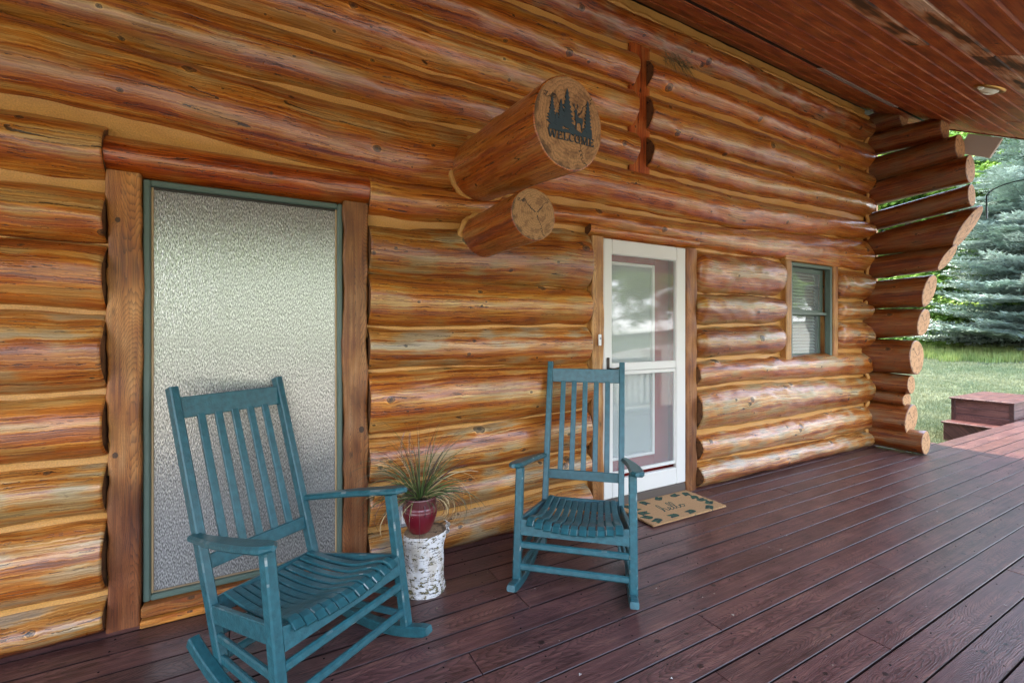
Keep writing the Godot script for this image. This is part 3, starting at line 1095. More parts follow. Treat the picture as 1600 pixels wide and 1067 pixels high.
func corner(cabin: Node3D) -> void:
	# logs of the side wall that run on past the front wall; y at the wall, y at the tip, radius there and at the tip, z of the tip, slant of the cut
	var rows := [
		[0.135, 0.135, 0.115, 0.122, 0.50, 0.0], [0.37, 0.37, 0.165, 0.165, 0.37, 0.10], [0.605, 0.59, 0.07, 0.07, 0.33, 0.0], [0.78, 0.77, 0.105, 0.10, 0.37, 0.0],
		[1.085, 1.08, 0.19, 0.185, 0.42, 0.0], [1.46, 1.47, 0.17, 0.145, 0.48, 0.15], [1.81, 1.82, 0.155, 0.165, 0.53, 0.22], [2.13, 2.16, 0.125, 0.12, 0.68, 0.55],
		[2.41, 2.46, 0.125, 0.185, 0.84, 0.55], [2.69, 2.78, 0.105, 0.11, 0.87, 0.0], [3.02, 3.06, 0.13, 0.14, 0.86, 0.0], [3.30, 3.31, 0.145, 0.13, 0.78, 0.0], [3.62, 3.56, 0.13, 0.12, 0.66, 0.0], [3.86, 3.84, 0.12, 0.12, 0.3, 0.0],
	]
	var c := MB.new()
	c.box(Vector3(6.62, 1.8, -0.06), Vector3(0.04, 3.7, 0.06), 0.0)
	var co := put("log_corner", c.mesh(), M.chinking, cabin)
	co.set_meta("label", "crossed log ends stepping out at the far corner under the eave")
	for k in rows.size():
		var r: Array = rows[k]
		var sd := 200.0 + k * 3.7
		var L: float = r[4] + 0.45
		var o := {
			"x0": 0.0, "x1": L, "a0": -180.0, "a1": 180.0, "na": 37, "sd": sd, "step": 0.02, "zc": 0.0, "rz": (r[2] + r[3]) * 0.5 * 0.95 if r[2] > 0.1 else 0.11,
			"yc": func(x: float) -> float: return lerpf(r[0], r[1], clampf((x - 0.45) / (L - 0.45), 0, 1)),
			"hh": func(x: float) -> float: return lerpf(r[2], r[3], clampf((x - 0.45) / (L - 0.45), 0, 1)) * 1.05,
			"slant1": r[5], "tint": Color(0.45, 0.31, 0.25), "knots": "log_grey_knots", "cap0": false, "chamfer": 0.008, "shrink": 0.96,
			"end_tint": Color(0.98, 0.86, 0.76), "rough": 0.8,
		}
		var m := put("log", log_mesh(o), [M.log_grey, M.log_end], co)
		m.position = Vector3(6.44, 0, -0.45)
		m.rotation.y = -PI / 2
	# scribed mortar edge where front wall and corner meet
	var mb := MB.new()
	var pts := []
	var rs := []
	for i in 90:
		var y := 0.02 + i * 0.0425
		pts.append(Vector3(6.325, y, -0.01 + 0.03 * nz.get_noise_2d(y * 6.0, 3.0)))
		rs.append(0.02 + 0.006 * nz.get_noise_2d(y * 9.0, 7.0))
	mb.tube(pts, rs, 8)
	put("chinking", mb.mesh(), M.chinking, co)


func beams(cabin: Node3D) -> void:
	# purlin ends that come out through the front wall
	var b1 := {"x0": 0.0, "x1": 1.36, "a0": -180.0, "a1": 180.0, "na": 49, "sd": 301.0, "step": 0.018, "zc": 0.0, "rz": 0.19, "tint": Color(0.8, 0.62, 0.5), "cap0": false, "chamfer": 0.01, "shrink": 0.97, "end_tint": Color(0.62, 0.5, 0.4), "uo": 1.3, "vo": 0.42, "rough": 0.5,
		"yc": func(x: float) -> float: return 2.40 - 0.09 * clampf((x - 0.35) / 1.01, 0, 1), "hh": func(x: float) -> float: return 0.196 + 0.018 * clampf((x - 0.35) / 1.01, 0, 1)}
	var m := put("beam_end", log_mesh(b1), [M.log, M.log_end], cabin)
	m.set_meta("label", "big round beam end that carries the welcome sign")
	m.position = Vector3(1.22, 0, -0.35)
	m.rotation.y = -PI / 2
	put("chinking", ring_collar(Vector3(0.0, 2.40, 0.38), 0.196, 0.204, 0.022, 4.0), M.chinking, m).rotation.y = PI / 2
	var b2 := {"x0": 0.0, "x1": 1.03, "a0": -180.0, "a1": 180.0, "na": 41, "sd": 317.0, "step": 0.018, "zc": 0.0, "rz": 0.135, "tint": Color(0.66, 0.5, 0.4), "cap0": false, "chamfer": 0.008, "shrink": 0.97, "end_tint": Color(0.6, 0.5, 0.38), "uo": 3.1, "vo": 0.1, "rough": 0.6,
		"yc": func(_x: float) -> float: return 1.975, "hh": func(_x: float) -> float: return 0.135}
	m = put("beam_end", log_mesh(b2), [M.log, M.log_end], cabin)
	m.set_meta("label", "shorter round beam end below the welcome beam")
	m.position = Vector3(1.235, 0, -0.35)
	m.rotation.y = -PI / 2
	put("chinking", ring_collar(Vector3(0.0, 1.975, 0.38), 0.140, 0.140, 0.02, 9.0), M.chinking, m).rotation.y = PI / 2


func roof(cabin: Node3D) -> void:
	var ang := atan(ROOF_K)
	var zd := Vector3(0, -sin(ang), cos(ang))          # down the slope
	var nd := Vector3(0, cos(ang), sin(ang))           # out of the roof
	var t := Basis(Vector3.RIGHT, nd, zd)
	var slen := (EAVE_Z + 0.1) / cos(ang)
	var s := MB.new()
	var p0 := Vector3(0, ROOF_Y, 0)
	s.box(p0 + zd * (slen * 0.5 - 2.6) + nd * 0.11 + Vector3(-0.55, 0, 0), Vector3(14.9, 0.12, slen + 5.2), 0.0, t)
	var back := Basis(Vector3.RIGHT, Vector3(0, cos(ang), -sin(ang)), Vector3(0, sin(ang), cos(ang)))
	s.box(Vector3(-0.55, ROOF_Y + 4.6 * ROOF_K - 2.4 * ROOF_K + 0.12, -4.6 - 2.4), Vector3(14.9, 0.12, 5.8), 0.0, back)
	var rf := put("porch_roof", s.mesh(), M.roofing, cabin)
	rf.set_meta("label", "sloping porch roof with a reddish board ceiling underneath")
	# ceiling boards, long runs with staggered butt joints
	var bw := 0.137
	var rows := int(slen / bw)
	for r in rows:
		if r == 3:
			continue
		var x := -7.9 + rng.randf_range(0.0, 2.2)
		var first := true
		while x < 6.85:
			var x1 := minf(x + rng.randf_range(2.2, 4.2), 6.88)
			if 6.88 - x1 < 0.6:
				x1 = 6.88
			var xa := -7.9 if first else x
			first = false
			if x1 > -1.5:
				var mb := MB.new()
				mb.su = 1.0 / 3.4
				mb.sv = 1.0 / 0.6
				mb.uo = rng.randf()
				mb.vo = int(rng.randi() % 4) * 0.25 + 0.125
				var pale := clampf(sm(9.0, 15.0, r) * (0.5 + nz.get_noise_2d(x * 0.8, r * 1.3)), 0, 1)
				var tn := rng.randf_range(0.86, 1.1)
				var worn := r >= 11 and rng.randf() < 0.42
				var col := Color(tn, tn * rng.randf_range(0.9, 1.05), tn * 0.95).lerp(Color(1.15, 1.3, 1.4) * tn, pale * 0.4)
				mb.box(Vector3.ZERO, Vector3(x1 - xa - 0.002, 0.02, bw - 0.002), 0.011, Basis(), col, Color(col.r * 1.6, col.g * 2.2, col.b * 2.7))  # groove bevels coloured paler, standing in for the light they catch
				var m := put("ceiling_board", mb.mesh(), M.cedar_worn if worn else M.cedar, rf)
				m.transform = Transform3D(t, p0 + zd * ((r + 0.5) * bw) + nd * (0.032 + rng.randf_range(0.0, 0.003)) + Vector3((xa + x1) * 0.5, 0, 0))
			x = x1
	# vent channel in the fourth row
	var v := MB.new()
	v.box(Vector3.ZERO, Vector3(14.7, 0.01, 0.09), 0.0)
	var vm := put("vent_channel", v.mesh(), M.dark, rf)
	vm.transform = Transform3D(t, p0 + zd * (3.5 * bw) + nd * 0.034 + Vector3(-0.5, 0, 0))
	v = MB.new()
	v.su = 1.0 / 3.4
	v.sv = 1.0 / 0.6
	for k in [-1.0, 1.0]:
		v.box(Vector3(0, 0, k * 0.052), Vector3(14.7, 0.02, 0.033), 0.006, Basis(), Color(0.75, 0.75, 0.75))
	vm = put("vent_batten", v.mesh(), M.cedar, rf)
	vm.transform = Transform3D(t, p0 + zd * (3.5 * bw) + nd * 0.033 + Vector3(-0.5, 0, 0))
	v = MB.new()
	for k in 25:
		v.box(Vector3(4.45 + k * 0.06, 0.0, 0), Vector3(0.03, 0.006, 0.05), 0.0)
	v.box(Vector3(5.15, 0.0, 0.029), Vector3(1.42, 0.006, 0.008), 0.0)
	v.box(Vector3(5.15, 0.0, -0.029), Vector3(1.42, 0.006, 0.008), 0.0)
	vm = put("vent_grille", v.mesh(), M.vent_metal, rf)
	vm.transform = Transform3D(t, p0 + zd * (3.5 * bw) + nd * 0.024)
	# edges of the roof
	v = MB.new()
	v.box(Vector3.ZERO, Vector3(0.03, 0.19, slen + 0.02), 0.004, Basis(), Color(0.35, 0.28, 0.26))
	vm = put("rake_board", v.mesh(), M.cedar, rf)
	vm.transform = Transform3D(t, p0 + zd * (slen * 0.5) + nd * 0.11 + Vector3(6.9, 0, 0))
	v = MB.new()
	v.box(Vector3(-0.55, ROOF_Y - (EAVE_Z + 0.12) * ROOF_K + 0.1, EAVE_Z + 0.13), Vector3(14.9, 0.2, 0.03), 0.004, Basis(), Color(0.5, 0.4, 0.4))
	put("eave_board", v.mesh(), M.cedar, rf)
	# mortar bead along the top log
	var mb2 := MB.new()
	var pts := []
	var rs := []
	for i in 180:
		var x := -2.6 + i * 0.0495
		pts.append(Vector3(x, 3.885 + 0.01 * nz.get_noise_2d(x * 5.0, 1.0), 0.02 + 0.012 * nz.get_noise_2d(x * 4.0, 9.0)))
		rs.append(0.022 + 0.008 * nz.get_noise_2d(x * 7.0, 4.0))
	mb2.tube(pts, rs, 7)
	put("chinking", mb2.mesh(), M.chinking, rf)
	# pale trim block past the last logs
	var tb := MB.new()
	tb.box(Vector3(0, 0, 0), Vector3(0.04, 0.2, 0.3), 0.004, Basis(), Color(0.50, 0.44, 0.37))
	vm = put("lookout_block", tb.mesh(), M.fuzz, rf)
	vm.transform = Transform3D(t, p0 + zd * 1.03 + nd * -0.115 + Vector3(6.75, 0, 0))


func body(cabin: Node3D) -> void:
	var mb := MB.new()
	# dark cavity behind the openings, then the closed body of the house
	mb.box(Vector3(-0.3, 1.7, -4.4), Vector3(13.2, 4.5, 7.6), 0.0)
	put("house_body", mb.mesh(), M.dark, cabin)
	mb = MB.new()
	mb.box(Vector3(-0.3, 3.93, -0.35), Vector3(13.2, 0.05, 0.55), 0.0)
	mb.box(Vector3(-0.3, -0.3, -0.35), Vector3(13.2, 0.5, 0.42), 0.0)
	mb.box(Vector3(-4.75, 1.9, -0.3), Vector3(4.3, 4.0, 0.5), 0.0)
	mb.box(Vector3(6.39, 1.85, -0.34), Vector3(0.24, 3.9, 0.5), 0.0)
	put("wall_filling", mb.mesh(), M.dark, cabin)
	for x in [-6.8, 6.4]:
		var g := MB.new()
		var poly := [Vector2(-0.2, -0.5), Vector2(-0.2, ROOF_Y - 0.03), Vector2(-4.6, ROOF_Y + 4.4 * ROOF_K), Vector2(-8.4, ROOF_Y + 0.2), Vector2(-8.4, -0.5)]
		for sx in [-0.05, 0.05]:
			for k in range(1, 4):
				g.tri(Vector3(x + sx, poly[0].y, poly[0].x), Vector3(x + sx, poly[k].y, poly[k].x), Vector3(x + sx, poly[k + 1].y, poly[k + 1].x), Vector3(sx, 0, 0), Color(0.6, 0.5, 0.45))
		put("gable_wall", g.mesh(), M.trim_wood, cabin)


# ---------------------------------------------------------------- rocking chairs
func make_chair(label: String, sd: float, pit: float) -> Node3D:
	var root := thing("rocking_chair", label, "rocking chair", Vector3.ZERO, 0.0, "teal rocking chairs on the porch")
	var teal := Color(0.027, 0.126, 0.146)
	var worn := Color(0.42, 0.44, 0.40)
	var cp := cos(pit)
	var sp := sin(pit)
	var T := func(x: float, y: float, z: float) -> Vector3: return Vector3(x, y * cp + z * sp, z * cp - y * sp)
	var up: Vector3 = T.call(0, 1, 0)
	var fw: Vector3 = T.call(0, 0, 1)
	var seg := func(a: Vector3, b: Vector3, k: int) -> Array:
		var r := []
		for i in k + 1:
			r.append(a.lerp(b, float(i) / k))
		return r
	var bar := func(called: String, a: Vector3, b: Vector3, w: float, h: float, u: Vector3, bev: float, wear: float, k: int) -> void:
		var p: Array = seg.call(a, b, k)
		var us := []
		var ws := []
		var hs := []
		for i in p.size():
			us.append(u); ws.append(w); hs.append(h)
		var mb := MB.new()
		var tn := rng.randf_range(0.93, 1.07)
		mb.sweep(p, us, ws, hs, bev, Color(teal.r * tn, teal.g * tn, teal.b * tn), wear, worn, sd + rng.randf() * 9.0, nz)
		put(called, mb.mesh(), M.teal_paint, root)
	var wf := 0.589
	var back := func(sg: float, y: float) -> Vector3:
		var f := y / 1.261
		return T.call(sg * 0.5 * lerpf(0.467, 0.481, f), y, -0.443 - 0.196 * f)
	for sg in [-1.0, 1.0]:
		bar.call("front_post", T.call(sg * 0.298, 0.06, -0.014), T.call(sg * wf * 0.5, 0.638, 0.0), 0.042, 0.044, fw, 0.006, 0.3, 60)
		bar.call("back_post", back.call(sg, 0.125), back.call(sg, 1.262), 0.036, 0.046, fw, 0.005, 0.08, 30)
		# rocker: an arc in the plane of the legs
		var rp := []
		var ru := []
		var rw := []
		var rh := []
		for i in 25:
			var z := lerpf(0.10, -0.64, i / 24.0)
			var y := (z + 0.21) * (z + 0.21) / 1.76 + 0.024
			rp.append(Vector3(sg * 0.5 * lerpf(0.60, 0.53, i / 24.0), y, z))
			ru.append(Vector3.UP)
			rw.append(0.042)
			rh.append(0.046 if i > 0 else 0.03)
		var mb := MB.new()
		mb.sweep(rp, ru, rw, rh, 0.005, teal, 0.12, worn, sd + sg, nz)
		put("rocker", mb.mesh(), M.teal_paint, root)
		# arm: broad, round-nosed, bowed outwards
		rp = []
		ru = []
		rw = []
		rh = []
		var ab: Vector3 = back.call(sg, 0.645)
		for i in 21:
			var f := i / 20.0
			var q: Vector3 = ab.lerp(T.call(sg * (wf * 0.5 + 0.004), 0.652, 0.075), f)
			q.x += sg * (0.018 + 0.016 * sin(f * PI))
			rp.append(q)
			ru.append(up)
			var wd := lerpf(0.048, 0.074, sm(0.0, 0.75, f))
			if f > 0.9:
				wd *= sqrt(maxf(0.08, 1.0 - pow((f - 0.9) / 0.104, 2.0)))
			rw.append(wd)
			rh.append(0.028 if f < 0.96 else 0.02)
		mb = MB.new()
		mb.sweep(rp, ru, rw, rh, 0.008, teal, 0.3, worn, sd + sg * 3.0, nz)
		put("arm", mb.mesh(), M.teal_paint, root)
		# side rail of the seat and two side stretchers
		bar.call("side_rail", T.call(sg * 0.285, 0.345, 0.0), back.call(sg, 0.352) + up * -0.005, 0.022, 0.07, up, 0.004, 0.06, 12)
		bar.call("side_stretcher", T.call(sg * 0.292, 0.205, -0.005), back.call(sg, 0.262), 0.02, 0.032, up, 0.006, 0.14, 12)
		bar.call("side_stretcher", T.call(sg * 0.294, 0.115, -0.008), back.call(sg, 0.182), 0.02, 0.032, up, 0.006, 0.14, 12)
	bar.call("crest_rail", back.call(-1.0, 1.172) + Vector3(0.016, 0, 0), back.call(1.0, 1.172) - Vector3(0.016, 0, 0), 0.02, 0.092, up, 0.003, 0.03, 16)
	bar.call("lower_back_rail", back.call(-1.0, 0.535) + Vector3(0.016, 0, 0), back.call(1.0, 0.535) - Vector3(0.016, 0, 0), 0.02, 0.058, up, 0.003, 0.08, 16)
	for k in 5:
		var x := (k - 2) * 0.0735
		var lo: Vector3 = back.call(0.0, 0.555)
		var hi: Vector3 = back.call(0.0, 1.135)
		lo.x = x
		hi.x = x
		bar.call("back_slat", lo, hi, 0.033, 0.014, fw, 0.003, 0.02, 12)
	# front apron with a dished top, and the back one
	var mb3 := MB.new()
	var n := 16
	for i in n:
		var xa := lerpf(-0.278, 0.278, float(i) / n)
		var xb := lerpf(-0.278, 0.278, float(i + 1) / n)
		var ya := 0.376 - 0.028 * (1.0 - pow(xa / 0.278, 2.0))
		var yb := 0.376 - 0.028 * (1.0 - pow(xb / 0.278, 2.0))
		for q in [[0.012, 1.0], [-0.012, -1.0]]:
			mb3.quad(T.call(xa, 0.295, q[0]), T.call(xb, 0.295, q[0]), T.call(xb, yb, q[0]), T.call(xa, ya, q[0]), fw * q[1], teal)
		mb3.quad(T.call(xa, 0.295, -0.012), T.call(xb, 0.295, -0.012), T.call(xb, 0.295, 0.012), T.call(xa, 0.295, 0.012), -up, teal)
		mb3.quad(T.call(xa, ya, -0.012), T.call(xb, yb, -0.012), T.call(xb, yb, 0.012), T.call(xa, ya, 0.012), up, teal)
	put("front_apron", mb3.mesh(), M.teal_paint, root)
	bar.call("back_apron", back.call(-1.0, 0.365), back.call(1.0, 0.365), 0.02, 0.07, up, 0.003, 0.05, 8)
	# seat slats, run front to back, dished and rolled over the front
	for k in 11:
		var f := (k - 5) / 5.5
		var dish := -0.03 * (1.0 - f * f)
		var pp := []
		var uu := []
		var ww := []
		var hh := []
		for i in 23:
			var t := i / 22.0
			var z := lerpf(-0.468, 0.034, t)
			var y := 0.384 + 0.028 * pow(1.0 - t, 2.0) - 0.026 * sin(t * PI * 0.9) + 0.016 * sm(0.55, 0.86, t) + dish
			if t > 0.88:
				y -= 0.075 * pow((t - 0.88) / 0.12, 2.0) * 0.5
			var xw := lerpf(0.415, 0.505, t) * 0.5
			pp.append(T.call(f * xw, y, z))
			uu.append(up)
			ww.append(lerpf(0.030, 0.039, t))
			hh.append(0.013)
		var mb4 := MB.new()
		mb4.sweep(pp.slice(0, 19), uu.slice(0, 19), ww.slice(0, 19), hh.slice(0, 19), 0.003, teal, 0.1, worn, sd + k, nz)
		mb4.sweep(pp.slice(18), uu.slice(18), ww.slice(18), hh.slice(18), 0.003, teal, 0.42, Color(0.5, 0.52, 0.48), sd + k * 2.3, nz)
		put("seat_slat", mb4.mesh(), M.teal_paint, root)
	bar.call("front_stretcher", T.call(-0.28, 0.243, -0.004), T.call(0.28, 0.243, -0.004), 0.022, 0.034, up, 0.007, 0.12, 20)
	bar.call("front_stretcher", T.call(-0.282, 0.132, -0.008), T.call(0.282, 0.132, -0.008), 0.022, 0.034, up, 0.007, 0.12, 20)
	bar.call("back_stretcher", back.call(-1.0, 0.27), back.call(1.0, 0.27), 0.02, 0.032, up, 0.006, 0.05, 10)
	bar.call("back_stretcher", back.call(-1.0, 0.18), back.call(1.0, 0.18), 0.02, 0.032, up, 0.006, 0.05, 10)
	return root


func plant_and_stump() -> void:
	# birch stump
	var root := thing("birch_stump", "white birch log stump with peeling bark, used as a plant stand", "stump", Vector3(0.755, 0, 0.345))
	var mb := MB.new()
	var na := 65
	var ny := 26
	var pts := PackedVector3Array()
	var us := PackedVector2Array()
	var cs := PackedColorArray()
	for j in ny:
		for i in na:
			var a := TAU * i / (na - 1)
			var y := 0.305 * j / (ny - 1)
			var r := 0.103 + 0.006 * nz.get_noise_3d(cos(a) * 1.5, y * 5.0, sin(a) * 1.5) + 0.0045 * nz.get_noise_3d(cos(a) * 5.0, y * 60.0, sin(a) * 5.0) + 0.01 * sm(0.06, 0.0, y) + sm(0.22, 0.305, y) * (0.004 + 0.014 * pow(maxf(0.0, cos(a + 0.1)), 3.0))
			if j == 0 or j == ny - 1:
				r *= 0.985
			pts.append(Vector3(cos(a) * r, y + 0.006 * cos(a - 1.0) * j / ny, sin(a) * r))
			us.append(Vector2(float(i) / (na - 1), 1.0 - y / 0.31))
			cs.append(Color.WHITE)
	mb.grid(na, ny, pts, us, cs, true)
	var m := mb.mesh()
	var cb := MB.new()
	cb.add(Vector3(0, 0.303, 0), Vector3.UP, Vector2(0.5, 0.5), Color(0.55, 0.62, 0.76))
	for i in na:
		var p := pts[(ny - 1) * na + i]
		cb.add(p, Vector3.UP, Vector2(0.5 + p.x * 4.6, 0.5 + p.z * 4.6), Color(0.55, 0.62, 0.76))
	for i in na - 1:
		cb.ix.append_array(PackedInt32Array([0, 1 + i, 2 + i]))
	cb.mesh(m)
	put("trunk", m, [M.birch, M.log_end], root)
	# curl of loose bark at the rim
	for q in [[-0.30, 0.075, 1.0], [0.12, 0.05, 0.7]]:
		var g := PackedVector3Array()
		var gu := PackedVector2Array()
		for j in 9:
			for i in 7:
				var a: float = q[0] + i * 0.05
				var f := j / 8.0
				var cu := f * 2.6
				var rr: float = 0.104 + sin(cu) * q[1] * 0.6
				g.append(Vector3(cos(a) * rr, 0.285 + (1.0 - cos(cu)) * q[1] * 0.35 - f * 0.012 + 0.006 * sin(i * 1.3), sin(a) * rr))
				gu.append(Vector2(a * 0.3, f * 0.2))
		mb = MB.new()
		mb.grid(7, 9, g, gu, PackedColorArray(), false)
		put("bark_curl", mb.mesh(), M.birch, root)
	# pot
	var px0 := Vector3(0.735, 0.305, 0.335)
	var pot := thing("flower_pot", "glossy dark red flower pot of purple fountain grass on the birch stump", "potted plant", px0)
	mb = MB.new()
	var red := lin("#660c18")
	mb.lathe(Vector3.ZERO, [[0.0, 0.001], [0.05, 0.001], [0.056, 0.005], [0.064, 0.022], [0.078, 0.055], [0.088, 0.088], [0.0915, 0.11], [0.0905, 0.12], [0.087, 0.124], [0.0895, 0.129], [0.0875, 0.136], [0.083, 0.139], [0.0855, 0.146]], 44, red)
	mb.lathe(Vector3.ZERO, [[0.0855, 0.146], [0.088, 0.16], [0.0895, 0.175], [0.0915, 0.182], [0.0915, 0.189], [0.087, 0.192], [0.083, 0.188], [0.081, 0.165], [0.0, 0.162]], 44, lin("#5d2a28"))
	put("pot", mb.mesh(), M.glaze, pot)
	mb = MB.new()
	mb.lathe(Vector3.ZERO, [[0.0, 0.176], [0.04, 0.178], [0.0815, 0.168]], 24)
	put("soil", mb.mesh(), M.soil, pot)
	mb = MB.new()
	var r := RandomNumberGenerator.new()
	r.seed = 21
	for k in 330:
		var ang := r.randf() * TAU
		ang += 0.5 * sin(ang * 3.0 + 1.0)
		var lean := pow(r.randf(), 0.8) * 1.2
		var L := r.randf_range(0.14, 0.44) * (1.1 - lean * 0.15)
		if k > 240:
			lean = r.randf_range(0.9, 1.45)
			L = r.randf_range(0.14, 0.30)
		var thin := r.randf() < 0.45
		var droop := r.randf_range(0.3, 3.0) * lean + r.randf() * 0.5
		if thin:
			L *= 1.15
			droop *= 1.5
		var p := Vector3(cos(ang), 0, sin(ang)) * r.randf() * 0.035 + Vector3(0, 0.172, 0)
		var col := lin("#3c5a2a").lerp(lin("#6f8446"), r.randf())
		var tip := col.lerp(lin("#4a3b30"), 0.7)
		var pick := r.randf() * (0.6 if k > 240 else 1.0)
		if pick < 0.3:
			col = lin("#4a3432")
			tip = lin("#4a2a30")
		elif pick < 0.42:
			col = lin("#a89468")
			tip = lin("#c0ab80")
		var w := (0.0023 if thin else 0.0042) * r.randf_range(0.7, 1.2)
		var tw := r.randf() * TAU
		var el := PI * 0.5 - lean
		var prev := []
		var seg := 9
		for i in seg + 1:
			var f := float(i) / seg
			var d := Vector3(cos(ang) * cos(el), sin(el), sin(ang) * cos(el))
			var s := d.cross(Vector3(cos(tw), 0.3, sin(tw))).normalized() * w * (1.0 - f * 0.85)
			var cc := col.lerp(tip, f)
			var cur := [p - s, p + s, cc]
			if i > 0:
				mb.quad(prev[0], prev[1], cur[1], cur[0], d.cross(s), cc)
			prev = cur
			p += d * L / seg
			el -= droop / seg * (0.4 + f * 1.6)
	kind(put("grass_blades", mb.mesh(), M.leaf, pot), "stuff")
	# fox-tail plumes
	for q in [[Vector3(-0.045, 0.30, 0.03), Vector3(-0.105, 0.42, 0.02), Vector3(-0.085, 0.53, 0.0), 0], [Vector3(0.04, 0.28, 0.02), Vector3(0.055, 0.37, 0.01), Vector3(0.055, 0.46, 0.0), 1], [Vector3(-0.02, 0.3, 0.0), Vector3(-0.05, 0.42, -0.02), Vector3(-0.045, 0.52, -0.03), 2]]:
		mb = MB.new()
		var c3 := Curve3D.new()
		c3.add_point(q[0])
		c3.add_point(q[1], (q[0] - q[2]) * 0.25, (q[2] - q[0]) * 0.25)
		c3.add_point(q[2])
		var bk: PackedVector3Array = c3.tessellate_even_length(4, 0.006)
		var tot := bk.size()
		var tp := []
		var tr := []
		tp.append(Vector3(q[0].x * 0.3, 0.17, q[0].z * 0.3))
		tr.append(0.0013)
		for p in bk:
			tp.append(p)
			tr.append(0.0011)
		mb.tube(tp, tr, 5, lin("#6b5a40"))
		for i in range(int(tot * 0.25), tot):
			var f := float(i) / tot
			var d := (bk[mini(i + 1, tot - 1)] - bk[maxi(i - 1, 0)]).normalized()
			for h in 11:
				var o := Vector3(r.randf_range(-1, 1), r.randf_range(-1, 1), r.randf_range(-1, 1)).normalized()
				o = (o - d * o.dot(d)).normalized()
				var len := r.randf_range(0.012, 0.024) * sin(clampf((f - 0.2) * 1.3, 0.05, 1.0) * PI * 0.9 + 0.25)
				var e: Vector3 = bk[i] + o * len + d * 0.008
				var s := o.cross(d) * 0.0011
				var cc := lin("#c4aa92").lerp(lin("#a8455c"), sm(0.6, 1.0, f) * (1.0 if q[3] == 1 else 0.6))
				mb.tri(bk[i] - s, bk[i] + s, e, d, cc)
		put("plume", mb.mesh(), M.fuzz, pot)


func doormat() -> void:
	var root := thing("doormat", "coir doormat with green leaves and the word hello, before the white door", "doormat", Vector3(2.775, 0.004, 0.205), deg_to_rad(-0.6))
	var mb := MB.new()
	mb.box(Vector3(0, 0.007, 0), Vector3(0.77, 0.014, 0.39), 0.003)
	for k in mb.uv.size():
		mb.uv[k] = Vector2(0.5 + mb.v[k].x / 0.77, 0.5 + mb.v[k].z / 0.39)
	put("mat", mb.mesh(), M.coir, root)
	var r := RandomNumberGenerator.new()
	r.seed = 3
	mb = MB.new()
	for k in 2600:
		var e := r.randi() % 4
		var p := Vector3(r.randf_range(-0.385, 0.385), 0.008 + r.randf() * 0.006, 0.195 if e == 0 else -0.195)
		if e > 1:
			p = Vector3(0.385 if e == 2 else -0.385, p.y, r.randf_range(-0.195, 0.195))
		var o := Vector3(p.x * 0.02 + r.randf_range(-1, 1) * 0.004, r.randf_range(-0.004, 0.005), r.randf_range(-1, 1) * 0.006)
		mb.tri(p + Vector3(0.0007, 0, 0.0005), p - Vector3(0.0007, 0, 0.0005), p + o, Vector3.UP, lin("#b08a5a").lerp(lin("#6b4c2c"), r.randf()))
	kind(put("fibres", mb.mesh(), M.fuzz, root), "stuff")


func poly_plate(poly: PackedVector2Array, th: float) -> ArrayMesh:
	var mb := MB.new()
	var t := Geometry2D.triangulate_polygon(poly)
	for i in range(0, t.size(), 3):
		var a := poly[t[i]]
		var b := poly[t[i + 1]]
		var c := poly[t[i + 2]]
		mb.tri(Vector3(a.x, a.y, th), Vector3(b.x, b.y, th), Vector3(c.x, c.y, th), Vector3.BACK)
		mb.tri(Vector3(a.x, a.y, 0), Vector3(b.x, b.y, 0), Vector3(c.x, c.y, 0), Vector3.FORWARD)
	var cen := Vector2.ZERO
	for p in poly:
		cen += p / poly.size()
	for i in poly.size():
		var a := poly[i]
		var b := poly[(i + 1) % poly.size()]
		var nn := (b - a).orthogonal()
		mb.quad(Vector3(a.x, a.y, 0), Vector3(b.x, b.y, 0), Vector3(b.x, b.y, th), Vector3(a.x, a.y, th), Vector3(nn.x, nn.y, 0))
	return mb.mesh()


func pine_poly(x: float, y0: float, w: float, h: float, tiers: int, sd: int) -> PackedVector2Array:
	var r := RandomNumberGenerator.new()
	r.seed = sd
	var L := []
	var R := []
	for k in tiers:
		var f := float(k) / tiers
		var ww := w * 0.5 * (1.0 - f) * r.randf_range(0.85, 1.1) + 0.003
		var y := y0 + h * (0.1 + 0.9 * f)
		R.append(Vector2(x + ww, y))
		R.append(Vector2(x + ww * 0.45, y + h * 0.9 / tiers * 0.55))
		ww *= r.randf_range(0.85, 1.1)
		L.append(Vector2(x - ww, y + 0.002))
		L.append(Vector2(x - ww * 0.45, y + h * 0.9 / tiers * 0.55))
	var out := PackedVector2Array([Vector2(x - w * 0.1, y0), Vector2(x + w * 0.1, y0)])
	for p in R:
		out.append(p)
	out.append(Vector2(x, y0 + h))
	L.reverse()
	for p in L:
		out.append(p)
	return out


